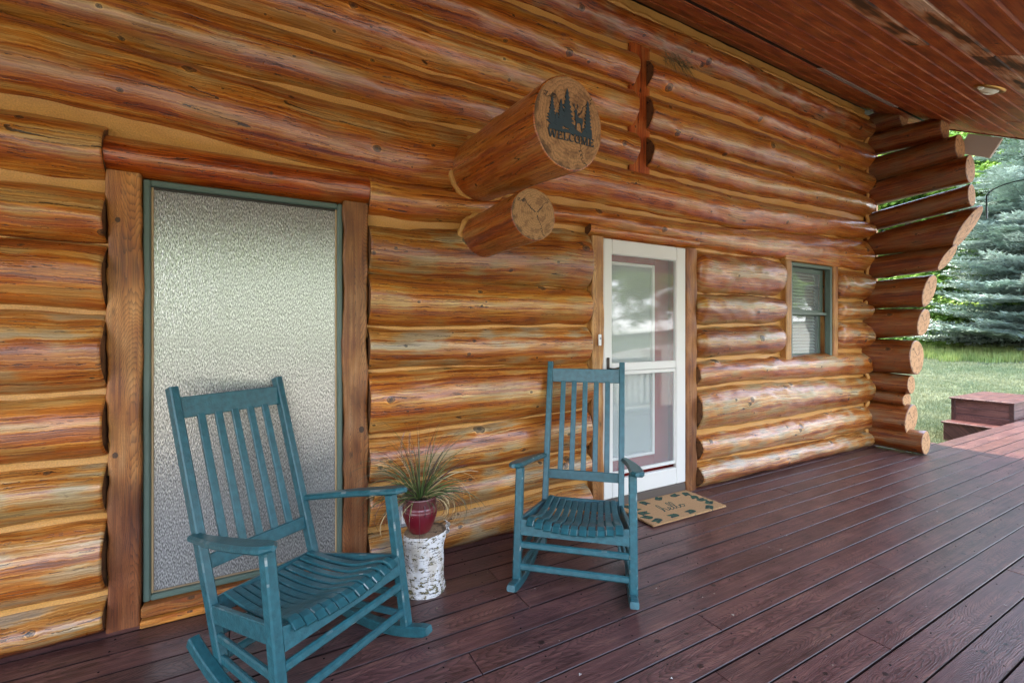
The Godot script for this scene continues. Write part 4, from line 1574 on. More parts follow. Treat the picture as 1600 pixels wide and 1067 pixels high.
func welcome_sign() -> void:
	var root := thing("welcome_sign", "dark metal welcome sign of pines and a deer on the round beam end", "sign", Vector3(1.225, 2.235, 1.012))
	# local x to the right, y up, faces +z
	var g := PackedVector2Array()
	g.append(Vector2(-0.118, 0.03)); g.append(Vector2(0.122, 0.03))
	for i in 17:
		var x := 0.122 - i * 0.015
		g.append(Vector2(x, 0.052 + 0.012 * sin(i * 1.1) + 0.006 * sin(i * 2.7) + (0.008 if i < 5 or i > 11 else 0.0)))
	put("ground_line", poly_plate(g, 0.003), M.sign_metal, root)
	var k := 0
	for q in [[-0.10, 0.05, 0.055, 0.125], [-0.052, 0.05, 0.05, 0.125], [-0.018, 0.05, 0.078, 0.18], [0.098, 0.05, 0.052, 0.15], [-0.075, 0.05, 0.03, 0.06]]:
		k += 1
		put("pine_cutout", poly_plate(pine_poly(q[0], q[1], q[2], q[3], 8, k * 7), 0.0032 + k * 0.0002), M.sign_metal, root)
	var deer := PackedVector2Array([Vector2(0.030, 0.055), Vector2(0.034, 0.055), Vector2(0.036, 0.078), Vector2(0.040, 0.086), Vector2(0.055, 0.087), Vector2(0.060, 0.078), Vector2(0.062, 0.055), Vector2(0.066, 0.055), Vector2(0.066, 0.080), Vector2(0.070, 0.095), Vector2(0.069, 0.108), Vector2(0.064, 0.112), Vector2(0.048, 0.112), Vector2(0.040, 0.116), Vector2(0.036, 0.128), Vector2(0.039, 0.138), Vector2(0.034, 0.146), Vector2(0.027, 0.145), Vector2(0.019, 0.137), Vector2(0.018, 0.133), Vector2(0.026, 0.131), Vector2(0.025, 0.116), Vector2(0.026, 0.100), Vector2(0.029, 0.088)])
	put("deer_cutout", poly_plate(deer, 0.003), M.sign_metal, root)
	var ant := MB.new()
	for q in [[Vector2(0.028, 0.144), Vector2(0.020, 0.158)], [Vector2(0.020, 0.158), Vector2(0.021, 0.172)], [Vector2(0.022, 0.155), Vector2(0.012, 0.166)], [Vector2(0.033, 0.145), Vector2(0.041, 0.158)], [Vector2(0.041, 0.158), Vector2(0.040, 0.172)], [Vector2(0.039, 0.156), Vector2(0.048, 0.167)]]:
		ant.tube([Vector3(q[0].x, q[0].y, 0.002), Vector3(q[1].x, q[1].y, 0.002)], [0.0017, 0.0013], 6)
	put("antlers", ant.mesh(), M.sign_metal, root)
	var tm := TextMesh.new()
	tm.text = "WELCOME"
	var f := SystemFont.new()
	f.font_names = PackedStringArray(["Droid Serif"])
	tm.font = f
	tm.font_size = 48
	tm.pixel_size = 0.00104
	tm.depth = 0.004
	var t := put("lettering", tm, M.sign_metal, root)
	t.position = Vector3(0.004, 0.010, 0.003)


func small_things() -> void:
	# eyeball light in the ceiling
	var ang := atan(ROOF_K)
	var b := Basis(Vector3.RIGHT, Vector3(0, cos(ang), sin(ang)), Vector3(0, -sin(ang), cos(ang)))
	var lamp := thing("ceiling_light", "recessed eyeball light with a pale lens in the board ceiling", "ceiling light", Vector3(4.76, ROOF_Y - 1.44 * ROOF_K + 0.018, 1.44))
	lamp.basis = b
	var mb := MB.new()
	mb.lathe(Vector3.ZERO, [[0.062, 0.0], [0.066, -0.007], [0.088, -0.009], [0.096, -0.003], [0.096, 0.012]], 40)
	put("trim_ring", mb.mesh(), M.brass, lamp)
	mb = MB.new()
	mb.lathe(Vector3.ZERO, [[0.063, 0.0], [0.058, -0.012], [0.045, -0.024], [0.028, -0.032], [0.0, -0.036]], 32)
	put("lens", mb.mesh(), M.bulb_lens, lamp)
	mb = MB.new()
	mb.lathe(Vector3(-0.085, -0.008, -0.02), [[0.022, 0.0], [0.02, -0.012], [0.0, -0.018]], 16)
	put("sensor_eye", mb.mesh(), M.bulb_lens, lamp)
	# door bell
	var bell := thing("doorbell", "small white doorbell button on the left door jamb", "doorbell", Vector3(2.212, 1.305, 0.032))
	mb = MB.new()
	mb.box(Vector3.ZERO, Vector3(0.026, 0.085, 0.014), 0.004)
	put("plate", mb.mesh(), M.white_plastic, bell)
	mb = MB.new()
	mb.box(Vector3(0, 0.012, 0.009), Vector3(0.012, 0.016, 0.006), 0.002)
	put("button", mb.mesh(), M.grey_plastic, bell)
	# outlet cover
	var oc := thing("outlet_cover", "small grey outlet cover low on the log wall beside the chair arm", "outlet", Vector3(0.722, 0.305, 0.085))
	mb = MB.new()
	mb.box(Vector3.ZERO, Vector3(0.075, 0.13, 0.05), 0.01)
	put("cover", mb.mesh(), M.grey_plastic, oc)
	mb = MB.new()
	mb.box(Vector3(-0.015, 0.0, 0.0255), Vector3(0.022, 0.08, 0.003), 0.001)
	put("label_plate", mb.mesh(), M.white_plastic, oc)
	# nest straw behind the top log
	var nest := thing("bird_nest", "wisps of straw from an old nest beneath the top log", "nest", Vector3(2.98, 3.60, 0.06))
	var r := RandomNumberGenerator.new()
	r.seed = 8
	mb = MB.new()
	for k in 70:
		var p := Vector3(r.randf_range(-0.12, 0.14), r.randf_range(-0.02, 0.05), r.randf_range(-0.02, 0.03))
		var d := Vector3(r.randf_range(0.1, 1), r.randf_range(-0.9, 0.1), r.randf_range(-0.2, 0.35)).normalized()
		var L := r.randf_range(0.05, 0.15)
		if k < 4:
			L = 0.3
			d = Vector3(0.9, -0.6, 0.1).normalized()
		var pts := []
		var rs := []
		for i in 6:
			pts.append(p)
			rs.append(0.0018 * (1.0 - i * 0.12))
			p += d * L / 5.0
			d = (d + Vector3(0, -0.18, 0) + Vector3(r.randf_range(-0.2, 0.2), 0, 0)).normalized()
		mb.tube(pts, rs, 4, lin("#8a7c55").lerp(lin("#5b5540"), r.randf()))
	put("straw", mb.mesh(), M.straw, nest)
	# plant hook
	var hook := thing("plant_hook", "thin black curved plant hook on the tip of the widest log end", "plant hook", Vector3(6.47, 2.58, 0.97))
	mb = MB.new()
	var hp := []
	var hr := []
	for i in 30:
		var f := i / 29.0
		if f < 0.3:
			hp.append(Vector3(0, f / 0.3 * 0.16, 0.004 * f))
		else:
			var a := (f - 0.3) / 0.7 * PI * 0.78
			hp.append(Vector3(0, 0.16 + sin(a) * 0.10, (1.0 - cos(a)) * 0.22))
		hr.append(0.006)
	mb.tube(hp, hr, 8)
	put("rod", mb.mesh(), M.black_iron, hook)
	mb = MB.new()
	mb.box(Vector3(0, 0.0, 0.004), Vector3(0.025, 0.12, 0.006), 0.002)
	put("bracket", mb.mesh(), M.black_iron, hook)


# ---------------------------------------------------------------- deck, bench box, railing
func deck() -> void:
	var mb := MB.new()
	mb.box(Vector3(4.0, -0.30, 1.75), Vector3(17.8, 0.5, 2.98), 0.0, Basis(), Color(0.12, 0.1, 0.09))
	var base := kind(put("deck", mb.mesh(), M.roofing), "structure") as MeshInstance3D
	base.position.y = 0.0
	var bw := 0.144
	var z := -0.1
	var row := 0
	while z < 3.28:
		var x := -5.0 + rng.randf_range(0.0, 3.0)
		var xa := -5.0
		var x_end := 13.0
		while true:
			var x1 := minf(x + rng.randf_range(0.0, 0.6), x_end)
			if x_end - x1 < 0.9:
				x1 = x_end
			# boards under the house side stop at the wall; past the corner the deck begins at z 0.33
			var za := z
			if x1 > -1.9 or xa > -1.9:
				var m := MB.new()
				m.su = 1.0 / 3.4
				m.sv = 1.0 / 0.6
				m.uo = rng.randf()
				m.vo = int(rng.randi() % 4) * 0.25 + 0.125
				var tn := rng.randf_range(0.72, 1.18)
				var col := Color(tn * rng.randf_range(0.95, 1.06), tn, tn * rng.randf_range(0.95, 1.1))
				var xb := x1
				if za < 0.3 and xb > 7.25:
					xb = 7.25
				if xb - xa > 0.1:
					m.box(Vector3.ZERO, Vector3(xb - xa - 0.004, 0.036, bw - 0.0075), 0.0018, Basis(), col, Color(0.3, 0.26, 0.26), Color(0.14, 0.12, 0.12))
					var o := put("plank", m.mesh(), M.deck, base)
					o.position = Vector3((xa + xb) * 0.5, -0.018 + rng.randf_range(-0.0012, 0.0012), za + bw * 0.5)
					o.rotation.x = rng.randf_range(-0.004, 0.004)
			xa = x1
			x = x1 + rng.randf_range(2.2, 4.0)
			if x1 >= x_end:
				break
		z += bw
		row += 1
	# screw heads along the joists
	var sc := MB.new()
	sc.lathe(Vector3.ZERO, [[0.0, 0.0012], [0.004, 0.001], [0.0045, -0.002]], 8, Color(0.04, 0.03, 0.03))
	var xf := []
	z = -0.1
	while z < 3.2:
		for j in 38:
			for q in [0.03, 0.114]:
				if rng.randf() < 0.85:
					xf.append(Transform3D(Basis(), Vector3(-1.8 + j * 0.406 + rng.randf_range(-0.012, 0.012), 0.0, z + q + rng.randf_range(-0.006, 0.006))))
		z += bw
	scatter("screw_heads", sc.mesh(), M.bronze, xf, [], base)
	# flecks of paint and dry leaf crumbs
	var fl := MB.new()
	for k in 170:
		var p := Vector3(rng.randf_range(-0.5, 5.5), 0.002, rng.randf_range(0.25, 2.4))
		var s := rng.randf_range(0.002, 0.006) * (1.0 if rng.randf() < 0.85 else 1.8)
		var a := rng.randf() * TAU
		fl.tri(p + Vector3(cos(a), 0, sin(a)) * s, p + Vector3(cos(a + 2.0), 0.3, sin(a + 2.0)) * s, p + Vector3(cos(a + 4.0), 0, sin(a + 4.0)) * s, Vector3.UP, Color(0.5, 0.48, 0.45).lerp(Color(0.25, 0.2, 0.13), rng.randf()))
	kind(put("paint_flecks", fl.mesh(), M.fuzz, base), "stuff")
	# side skirt of the deck towards the lawn
	var sk := MB.new()
	for k in 3:
		sk.box(Vector3(10.1, -0.11 - k * 0.145, 0.325), Vector3(5.9, 0.138, 0.025), 0.004, Basis(), Color(0.9, 0.9, 0.9))
	put("skirt_board", sk.mesh(), M.deck, base)
	sk = MB.new()
	level(sk, 5.0, 6.2, -0.06, -0.002, -0.02, 0.03, Color(1.2, 0.9, 0.8))


func scatter(called: String, mesh: Mesh, m: Material, xf: Array, cols: Array, parent: Node) -> MultiMeshInstance3D:
	var mm := MultiMesh.new()
	mm.transform_format = MultiMesh.TRANSFORM_3D
	mm.use_colors = cols.size() > 0
	mm.mesh = mesh
	mm.instance_count = xf.size()
	for i in xf.size():
		mm.set_instance_transform(i, xf[i])
		if cols.size():
			mm.set_instance_color(i, cols[i])
	var o := MultiMeshInstance3D.new()
	o.name = numbered(called, parent)
	o.multimesh = mm
	o.material_override = m
	parent.add_child(o, true)
	o.set_meta("kind", "stuff")
	return o


func bench_box() -> void:
	var root := thing("deck_box", "low purple brown plank box with a lid beside the sunlit deck", "storage box", Vector3(10.15, 0, -0.06))
	# near face at x 0, runs from z -0.35 to 0.34
	for k in 3:
		var mb := MB.new()
		mb.sv = 1.6
		mb.box(Vector3(0.0125, 0.185 - k * 0.117, -0.005), Vector3(0.025, 0.112, 0.67), 0.004)
		for q in mb.uv.size():
			mb.uv[q] = Vector2(mb.v[q].z / 3.4 + k * 0.3, mb.v[q].y / 0.6 + k * 0.25)
		put("plank", mb.mesh(), M.deck, root)
		mb = MB.new()
		mb.su = 1.0 / 3.4
		mb.sv = 1.0 / 0.6
		mb.uo = k * 0.37
		mb.box(Vector3(0.75, 0.185 - k * 0.117, 0.3275), Vector3(1.40, 0.112, 0.025), 0.004)
		put("plank", mb.mesh(), M.deck, root)
	for q in [Vector3(0.0, -0.05, 0.335), Vector3(0.0, -0.05, -0.345)]:
		var mb := MB.new()
		mb.box(q + Vector3(0.01, 0.0, 0), Vector3(0.05, 0.60, 0.05), 0.004, Basis(), Color(0.45, 0.42, 0.45))
		put("corner_post", mb.mesh(), M.deck, root)
	for k in 5:
		var mb := MB.new()
		mb.su = 1.0 / 3.4
		mb.sv = 1.0 / 0.6
		mb.uo = k * 0.23
		mb.vo = k * 0.25
		mb.box(Vector3(0.72, 0.262, -0.312 + k * 0.152), Vector3(1.52, 0.026, 0.148), 0.004, Basis(), Color(1.25, 1.2, 1.15))
		put("lid_board", mb.mesh(), M.deck, root)
	var mb2 := MB.new()
	mb2.box(Vector3(0.75, 0.0, -0.01), Vector3(1.40, 0.48, 0.62), 0.0, Basis(), Color(0.25, 0.22, 0.22))
	put("carcass", mb2.mesh(), M.deck, root)
	# lower step in front
	mb2 = MB.new()
	mb2.box(Vector3(-0.16, -0.30, -0.04), Vector3(0.27, 0.34, 0.68), 0.004, Basis(), Color(0.8, 0.75, 0.75))
	put("step", mb2.mesh(), M.deck, root)
	mb2 = MB.new()
	mb2.box(Vector3(-0.165, -0.118, -0.04), Vector3(0.31, 0.028, 0.72), 0.004, Basis(), Color(1.0, 0.95, 0.95))
	put("step_board", mb2.mesh(), M.deck, root)


func railing() -> void:
	var root := thing("deck_railing", "wooden railing with square balusters and log posts along the open side of the deck", "railing", Vector3(0, 0, 3.2))
	for y in [0.10, 0.88]:
		var mb := MB.new()
		mb.su = 1.0 / 3.4
		mb.sv = 1.0 / 0.6
		mb.box(Vector3(1.0, y, 0), Vector3(10.4, 0.05, 0.10), 0.006, Basis(), Color(1.3, 1.0, 0.9))
		put("rail", mb.mesh(), M.deck, root)
	var bm := MB.new()
	bm.box(Vector3(0, 0.49, 0), Vector3(0.04, 0.73, 0.04), 0.004, Basis(), Color(1.2, 0.95, 0.85))
	var bmesh := bm.mesh()
	for k in 74:
		var o := put("baluster", bmesh, M.deck, root)
		o.position.x = -4.0 + k * 0.138
	for x in [-4.2, 1.0, 6.2]:
		var lm := log_mesh({"x0": 0.0, "x1": 1.05, "a0": -180.0, "a1": 180.0, "na": 25, "sd": x, "zc": 0.0, "rz": 0.1, "step": 0.06, "tint": Color(1.0, 0.6, 0.5), "yc": func(_q: float) -> float: return 0.0, "hh": func(_q: float) -> float: return 0.1})
		var o := put("post", lm, [M.log, M.log_end], root)
		o.rotation.z = PI / 2
		o.position.x = x


# ---------------------------------------------------------------- land and trees
func gy(x: float, z: float) -> float:
	var y := -0.46
	y += 0.098 * maxf(0.0, x - 11.5) * sm(11.0, 15.0, x) * sm(60.0, 20.0, absf(z))
	y += 0.05 * nz.get_noise_2d(x * 0.12, z * 0.12) * sm(8.0, 14.0, x + absf(z) * 0.3)
	if x > 38.0:
		y -= 0.06 * (x - 38.0)
	return y


func land() -> void:
	var xs := []
	var x := -300.0
	while x <= 400.0:
		xs.append(x)
		x += 60.0 if (x < -60.0 or x > 90.0) else (2.0 if (x < 6.0 or x > 40.0) else 0.5)
	var zs := []
	x = -300.0
	while x <= 300.0:
		zs.append(x)
		x += 60.0 if absf(x + 0.1) > 60.0 else (0.5 if (x > -16.0 and x < 8.0) else 2.0)
	var pts := PackedVector3Array()
	var cs := PackedColorArray()
	for z in zs:
		for q in xs:
			pts.append(Vector3(q, gy(q, z), z))
			var n := nz.get_noise_2d(q * 0.35, z * 0.35)
			var n2 := nz.get_noise_2d(q * 1.3 + 60.0, z * 1.3)
			var c := lin("#5a6c4a").lerp(lin("#80835f"), clampf(0.42 + n * 0.6 + n2 * 0.35, 0, 1))
			var wood := sm(22.0, 26.0, q + z * -0.1 + n * 2.0)
			c = c.lerp(lin("#4a4630"), wood * 0.7)
			cs.append(c)
	var mb := MB.new()
	mb.grid(xs.size(), zs.size(), pts, PackedVector2Array(), cs, true)
	kind(put("ground", mb.mesh(), M.ground), "structure")
	# pale gravel drive in front of the porch
	var gp := PackedVector3Array()
	for j in 13:
		for i in 61:
			var dx := -24.0 + i
			var dz := 5.2 + j + 0.35 * nz.get_noise_2d(dx * 0.4, 3.0) * (1.0 if j == 0 or j == 12 else 0.0)
			gp.append(Vector3(dx, gy(dx, dz) + 0.02, dz))
	mb = MB.new()
	mb.grid(61, 13, gp, PackedVector2Array(), PackedColorArray(), true)
	kind(put("gravel_drive", mb.mesh(), M.gravel), "structure")
	# mown grass blades
	var t := MB.new()
	var r := RandomNumberGenerator.new()
	r.seed = 4
	for k in 14:
		var a := r.randf() * TAU
		var p := Vector3(cos(a), 0, sin(a)) * r.randf() * 0.09
		var h := r.randf_range(0.035, 0.075)
		var s := Vector3(cos(a * 3.0), 0, sin(a * 3.0)) * 0.005
		var tip := p + Vector3(r.randf_range(-0.03, 0.03), h, r.randf_range(-0.03, 0.03))
		t.tri(p - s, p + s, tip, Vector3(0.2, 0.3, 1))
	var xf := []
	var cols := []
	for k in 42000:
		var f := pow(r.randf(), 1.6)
		var gx := 7.4 + f * 17.0
		var gz := r.randf_range(-1.0, 0.03) * gx * 0.62 + 0.6
		if gz > 0.2 and gx < 13.2:
			continue
		if gx > 9.8 and gx < 11.9 and gz > -0.5:
			continue
		xf.append(Transform3D(Basis(Vector3.UP, r.randf() * TAU).scaled(Vector3.ONE * r.randf_range(0.7, 1.25)), Vector3(gx, gy(gx, gz), gz)))
		cols.append(lin("#617250").lerp(lin("#8f926e"), clampf(0.4 + nz.get_noise_2d(gx * 0.35, gz * 0.35) * 0.6 + r.randf_range(-0.25, 0.35), 0, 1)))
	scatter("lawn_grass", t.mesh(), M.leaf, xf, cols, self)
	# tall grass and weeds at the edge of the wood
	xf = []
	cols = []
	for k in 5200:
		var gz := r.randf_range(-20.0, 1.5)
		var gx := 20.3 + r.randf() * 4.0 + nz.get_noise_2d(gz * 0.4, 7.0) * 1.2
		xf.append(Transform3D(Basis(Vector3.UP, r.randf() * TAU).scaled(Vector3(2.0, r.randf_range(2.0, 5.0), 2.0)), Vector3(gx, gy(gx, gz), gz)))
		cols.append(lin("#5d7a3a").lerp(lin("#9aa55c"), r.randf()))
	scatter("tall_grass", t.mesh(), M.leaf, xf, cols, self)


func leaf_cluster(sd: int, n: int, size: float, spread: float) -> ArrayMesh:
	var r := RandomNumberGenerator.new()
	r.seed = sd
	var mb := MB.new()
	for k in n:
		var p := Vector3(r.randf_range(-1, 1), r.randf_range(-0.55, 0.55), r.randf_range(-1, 1)) * spread
		var a := r.randf() * TAU
		var d := Vector3(cos(a), r.randf_range(-0.5, 0.15), sin(a)).normalized()
		var s := d.cross(Vector3.UP).normalized().rotated(d, r.randf_range(-1.2, 1.2))
		var L := size * r.randf_range(0.7, 1.25)
		var up := Vector3(0, 0.12 * L, 0)
		var g := r.randf_range(0.8, 1.15)
		var c := Color(g, g, g)
		mb.tri(p, p + d * L * 0.5 + s * L * 0.36 + up, p + d * L, Vector3.UP, c)
		mb.tri(p, p + d * L, p + d * L * 0.5 - s * L * 0.36 + up, Vector3.UP, c)
	return mb.mesh()


func broadleaf(called: String, label: String, at: Vector3, h: float, rad: float, n: int, c1: Color, c2: Color, sd: int, low: float, grp: String) -> void:
	var root := thing(called, label, "tree", at, 0.0, grp)
	var r := RandomNumberGenerator.new()
	r.seed = sd
	var mb := MB.new()
	var tp := []
	var tr := []
	for i in 9:
		var f := i / 8.0
		tp.append(Vector3(0.35 * nz.get_noise_2d(f * 1.5, sd) , h * 0.9 * f, 0.35 * nz.get_noise_2d(f * 1.5, sd + 9)))
		tr.append(lerpf(h * 0.016, h * 0.003, f))
	mb.tube(tp, tr, 9)
	var tips := []
	for k in 16:
		var f := lerpf(low, 0.95, (k + r.randf()) / 16.0)
		var a := r.randf() * TAU
		var reach := rad * (0.35 + 0.75 * sin(PI * clampf((f - low) / (1.02 - low) * 0.85 + 0.15, 0, 1))) * r.randf_range(0.75, 1.1)
		var p0 := Vector3(0, h * 0.9 * f * 0.92, 0)
		var p1 := p0 + Vector3(cos(a) * reach, reach * r.randf_range(0.1, 0.5), sin(a) * reach)
		mb.tube([p0, p0.lerp(p1, 0.5) + Vector3(0, 0.1 * reach, 0), p1], [h * 0.005, h * 0.003, h * 0.0012], 6)
		tips.append([p0, p1])
	put("trunk", mb.mesh(), M.bark, root)
	var xf := []
	var cols := []
	for k in n:
		var q: Array = tips[r.randi() % tips.size()]
		var f := pow(r.randf(), 0.6)
		var p: Vector3 = q[0].lerp(q[1], 0.25 + f * 0.85)
		p += Vector3(r.randfn(), r.randfn() * 0.55, r.randfn()) * rad * 0.17
		var s := r.randf_range(0.75, 1.3)
		xf.append(Transform3D(Basis(Vector3.UP, r.randf() * TAU).rotated(Vector3.RIGHT, r.randf_range(-0.3, 0.3)).scaled(Vector3.ONE * s), p))
		var cc := c1.lerp(c2, clampf(0.5 + 0.7 * nz.get_noise_3d(p.x * 0.6 + sd, p.y * 0.6, p.z * 0.6) + r.randf_range(-0.25, 0.25), 0, 1))
		cols.append(cc)
	scatter("crown", M["cluster_%d" % (sd % 3)], M.leaf, xf, cols, root)


# one flat spray of a spruce bough, pointing along +x, one metre long
func bough_mesh(sd: int) -> ArrayMesh:
	var r := RandomNumberGenerator.new()
	r.seed = sd
	var mb := MB.new()
	var spray := func(a: Vector3, d: Vector3, L: float, k: int) -> void:
		for i in k:
			var f := (i + r.randf()) / k
			var p := a + d * L * f
			for sg in [-1.0, 1.0]:
				var s: Vector3 = d.cross(Vector3.UP).normalized() * sg
				var o: Vector3 = (s * r.randf_range(0.5, 1.0) + d * r.randf_range(0.5, 1.0) + Vector3(0, r.randf_range(-0.1, 0.7), 0)).normalized()
				var len := r.randf_range(0.05, 0.085)
				var wd: Vector3 = o.cross(Vector3(r.randf_range(-0.3, 0.3), 1, 0)).normalized() * 0.010
				var g := r.randf_range(0.75, 1.2)
				var c := Color(g, g, g)
				mb.tri(p - wd, p + wd, p + o * len, Vector3.UP, c)
	for k in 15:
		var f := 0.12 + 0.86 * k / 14.0
		var p := Vector3(f, -0.22 * f + 0.20 * f * f, 0)
		var L := 0.42 * (1.05 - f) + 0.07
		for sg in [-1.0, 1.0]:
			var d := Vector3(0.75, r.randf_range(-0.22, 0.02), sg * 0.8).normalized()
			spray.call(p, d, L * r.randf_range(0.8, 1.15), int(5 + L * 26))
	spray.call(Vector3(0.1, -0.02, 0), Vector3(1, -0.02, 0).normalized(), 0.92, 20)
	return mb.mesh()


func spruce(at: Vector3, h: float, rad: float, sd: int, label: String, c1: Color, c2: Color, tiers: int) -> void:
	var root := thing("spruce_tree", label, "tree", at)
	var r := RandomNumberGenerator.new()
	r.seed = sd
	var mb := MB.new()
	mb.tube([Vector3.ZERO, Vector3(0, h * 0.5, 0), Vector3(0, h, 0)], [h * 0.016, h * 0.009, 0.01], 9)
	put("trunk", mb.mesh(), M.bark, root)
	for v in 3:
		var xf := []
		var cols := []
		for k in tiers:
			var f := (k + 0.5) / tiers
			var y := h * (0.015 + 0.975 * f)
			var L := rad * pow(1.0 - f, 0.85) + 0.12
			var nb := int(9 + 10 * (1.0 - f))
			for i in nb:
				if r.randi() % 3 != v:
					continue
				var a := TAU * (i + r.randf() * 0.8) / nb + k * 0.7
				var s := L * r.randf_range(0.72, 1.08)
				var b := Basis(Vector3.UP, a) * Basis(Vector3.BACK, r.randf_range(-0.10, 0.12) + f * 0.35)
				b = b.scaled_local(Vector3(s, s * 0.9, s * r.randf_range(0.8, 1.1)))
				xf.append(Transform3D(b, Vector3(0, y + r.randf_range(-0.14, 0.14), 0)))
				cols.append(c1.lerp(c2, r.randf()))
		scatter("boughs", M["bough_%d" % v], M.needles, xf, cols, root)


func trees() -> void:
	for k in 3:
		M["cluster_%d" % k] = leaf_cluster(k + 40, 44, 0.165, 0.42)
		M["bough_%d" % k] = bough_mesh(k + 70)
	spruce(Vector3(23.5, gy(23.5, -1.6), -1.6), 14.5, 3.75, 5, "big blue spruce with layered silvery boughs at the lawn edge", lin("#7a9285"), lin("#bccbc4"), 54)
	var g := "leafy trees of the wood behind the spruce"
	var y1 := lin("#6a9638")
	var y2 := lin("#a6c45c")
	var d1 := lin("#40682f")
	var d2 := lin("#6b9446")
	var spots := [
		[27.0, -7.2, 11.0, 3.0, 1100, 0, 0.12, "bright green maple just left of the big spruce"],
		[29.5, -11.0, 13.0, 3.4, 1200, 1, 0.18, "darker leafy tree at the wood edge left of the maple"],
		[31.5, -4.6, 15.0, 3.6, 1200, 0, 0.22, "tall light green tree rising behind the spruce top"],
		[33.0, -14.5, 14.0, 3.8, 1200, 0, 0.15, "pale green tree seen between the stacked corner logs"],
		[35.0, -9.0, 16.0, 4.2, 1300, 1, 0.2, "tall dark green tree deep in the wood behind the maple"],
		[38.0, -19.0, 17.0, 4.6, 1200, 1, 0.1, "leafy tree at the left end of the wood, behind the log corner"],
		[37.0, -1.0, 17.0, 4.6, 1200, 1, 0.12, "dark broad tree straight behind the spruce"],
		[42.0, -12.0, 19.0, 5.2, 1200, 1, 0.08, "farthest dark tree in the middle of the wood"],
		[43.0, -26.0, 19.0, 5.4, 1100, 1, 0.08, "farthest tree behind the log corner"],
		[44.0, 3.0, 19.0, 5.4, 1100, 1, 0.08, "farthest tree right of the spruce"],
		[31.0, -1.8, 14.0, 4.0, 1500, 1, 0.05, "dense dark tree close behind the spruce, hidden low by its boughs"],
		[33.5, -7.0, 15.0, 4.0, 1500, 1, 0.05, "dense dark tree between the maple and the spruce"],
		[36.0, -13.0, 15.0, 4.2, 1500, 1, 0.05, "dense dark tree behind the bushes left of the maple"],
		[34.0, 3.0, 15.0, 4.2, 1400, 1, 0.05, "dense dark tree right behind the spruce"],
		[29.8, -4.4, 8.0, 2.8, 1500, 1, 0.02, "low thick dark tree tucked in behind the left boughs of the spruce"],
	]
	var sd := 100
	for s in spots:
		sd += 1
		broadleaf("leafy_tree", s[7], Vector3(s[0], gy(s[0], s[1]) - 0.1, s[1]), s[2], s[3], s[4], y1 if s[5] == 0 else d1, y2 if s[5] == 0 else d2, sd, s[6], g)
	# slim trunks in the shade of the wood
	var r := RandomNumberGenerator.new()
	r.seed = 17
	# bushes along the edge
	var lab := ["low bright bush at the foot of the maple", "round bush left of the lowest spruce boughs", "bush in the tall grass behind the log corner", "wide bush deep under the trees", "bush far left in the wood edge"]
	var k := 0
	for s in [[25.2, -7.6, 2.4], [24.6, -5.6, 1.6], [26.0, -10.5, 2.6], [29.0, -5.8, 4.2], [27.5, -14.5, 3.0]]:
		var root := thing("bush", lab[k], "bush", Vector3(s[0], gy(s[0], s[1]), s[1]), 0.0, "bushes along the edge of the wood")
		var xf := []
		var cols := []
		for i in 240:
			var p := Vector3(r.randfn() * 0.42, absf(r.randfn()) * 0.5, r.randfn() * 0.42) * (s[2] as float)
			xf.append(Transform3D(Basis(Vector3.UP, r.randf() * TAU).scaled(Vector3.ONE * r.randf_range(0.6, 1.1)), p))
			cols.append(lin("#4f7a2f").lerp(lin("#a3c25a"), r.randf()))
		scatter("foliage", M["cluster_%d" % (k % 3)], M.leaf, xf, cols, root)
		var mb := MB.new()
		for i in 6:
			var a := i * 1.05
			mb.tube([Vector3.ZERO, Vector3(cos(a) * 0.3, 0.5, sin(a) * 0.3) * (s[2] as float)], [0.03, 0.008], 5)
		put("stems", mb.mesh(), M.bark, root)
		k += 1
	# trees of the garden in front of the porch, met in the glass
	sd = 300
	var lb := ["garden tree far out in front of the porch, first from the left", "garden tree far out in front of the porch, second from the left", "garden tree far out in front of the porch, middle one", "garden tree far out in front of the porch, fourth from the left", "garden tree far out in front of the porch, fifth from the left", "garden tree far out in front of the porch, sixth from the left", "garden tree far out in front of the porch, behind the fifth and sixth", "garden tree far out in front of the porch, second from the right", "garden tree far out in front of the porch, rightmost"]
	var i2 := 0
	for s in [[-16.0, 34.0, 11.0], [-6.0, 38.0, 12.0], [4.0, 36.0, 11.0], [14.0, 38.0, 13.0], [25.0, 34.0, 13.0], [36.0, 28.0, 14.0], [31.0, 33.0, 14.0], [43.0, 25.0, 15.0], [52.0, 27.0, 16.0]]:
		sd += 1
		broadleaf("garden_tree", lb[i2], Vector3(s[0], gy(s[0], s[1]), s[1]), s[2], 5.6, 1500, y1, y2, sd, 0.04, "garden trees in front of the porch")
		i2 += 1
	# trees behind the house whose shadows lie over the lawn
	lb = ["tree behind the cabin shading the lawn, nearest the corner", "tree behind the cabin shading the lawn, middle one", "tree behind the cabin shading the lawn, farthest one"]
	i2 = 0
	for s in [[14.5, -15.0, 13.0], [19.0, -17.5, 15.0], [23.0, -19.0, 15.0]]:
		sd += 1
		broadleaf("yard_tree", lb[i2], Vector3(s[0], gy(s[0], s[1]), s[1]), s[2], 4.6, 1300, d1, d2, sd, 0.12, "trees behind the cabin")
		i2 += 1


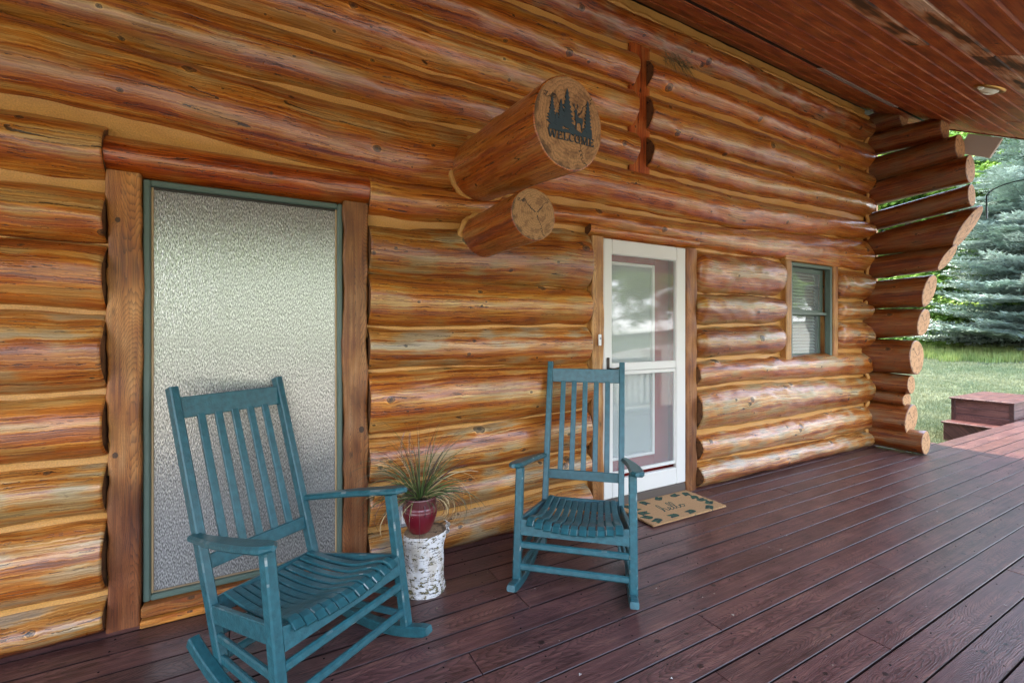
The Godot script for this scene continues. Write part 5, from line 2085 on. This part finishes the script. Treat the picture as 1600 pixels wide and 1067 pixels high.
func _ready() -> void:
	rng.seed = 12345
	nz.seed = 7
	nz.frequency = 1.0
	nz.fractal_octaves = 2
	nz.noise_type = FastNoiseLite.TYPE_SIMPLEX_SMOOTH
	# ---- camera
	var cam := Camera3D.new()
	cam.name = "camera"
	add_child(cam)
	cam.position = Vector3(0, 1.363, 2.69)
	cam.rotation.y = deg_to_rad(-28.8)
	cam.near = 0.1
	cam.far = 900.0
	cam.projection = Camera3D.PROJECTION_FRUSTUM
	cam.size = 1067.0 / 709.0 * cam.near
	cam.frustum_offset = Vector2(0, -14.5 / 709.0 * cam.near)
	cam.current = true
	# ---- sky, sun, exposure
	var env := Environment.new()
	env.background_mode = Environment.BG_SKY
	env.tonemap_mode = Environment.TONE_MAPPER_LINEAR
	env.tonemap_exposure = 7.4
	env.sdfgi_enabled = true
	env.ssao_enabled = true
	env.ssil_enabled = true
	var sky := Sky.new()
	var sk := ProceduralSkyMaterial.new()
	sk.sky_top_color = Color(0.70, 0.78, 0.92)
	sk.sky_horizon_color = Color(0.95, 0.95, 0.94)
	sk.sky_curve = 0.18
	sk.ground_bottom_color = Color(0.25, 0.27, 0.2)
	sk.ground_horizon_color = Color(0.6, 0.62, 0.55)
	sk.sky_energy_multiplier = 1.0
	sky.sky_material = sk
	env.sky = sky
	env.background_energy_multiplier = 1.2
	var we := WorldEnvironment.new()
	we.name = "environment"
	we.environment = env
	add_child(we)
	var sun := DirectionalLight3D.new()
	sun.name = "sun"
	sun.light_color = Color(1.0, 0.95, 0.86)
	sun.light_energy = 0.75
	sun.light_angular_distance = 0.5
	sun.shadow_enabled = true
	add_child(sun)
	sun.look_at_from_position(Vector3.ZERO, -Vector3(-0.04, 0.84, -0.52), Vector3.UP)
	materials()
	land()
	deck()
	# ---- the cabin
	var cabin := thing("log_cabin", "varnished log cabin wall with tan chinking, doors, small window and porch roof", "cabin")
	var wb := MB.new()
	wb.box(Vector3(-0.3, 1.9, -0.345), Vector3(12.9, 0.02, 0.02), 0.0)
	var wall := put("front_wall", wb.mesh(), M.dark, cabin)
	wall.set_meta("label", "front wall of stacked peeled logs with tan chinking")
	wall_logs(wall)
	openings(cabin)
	corner(cabin)
	beams(cabin)
	roof(cabin)
	body(cabin)
	# ---- things on the porch
	var ch := make_chair("teal slatted rocking chair nearest the camera, before the tall glass", 1.0, 0.183)
	ch.position = Vector3(0.322, 0, 0.879)
	ch.rotation.y = 0.568
	var ch2 := make_chair("teal slatted rocking chair farther off, between the birch stump and the white door", 17.0, 0.145)
	ch2.position = Vector3(1.378, 0, 0.825)
	ch2.rotation.y = -0.743
	plant_and_stump()
	doormat()
	welcome_sign()
	small_things()
	bench_box()
	railing()
	trees()
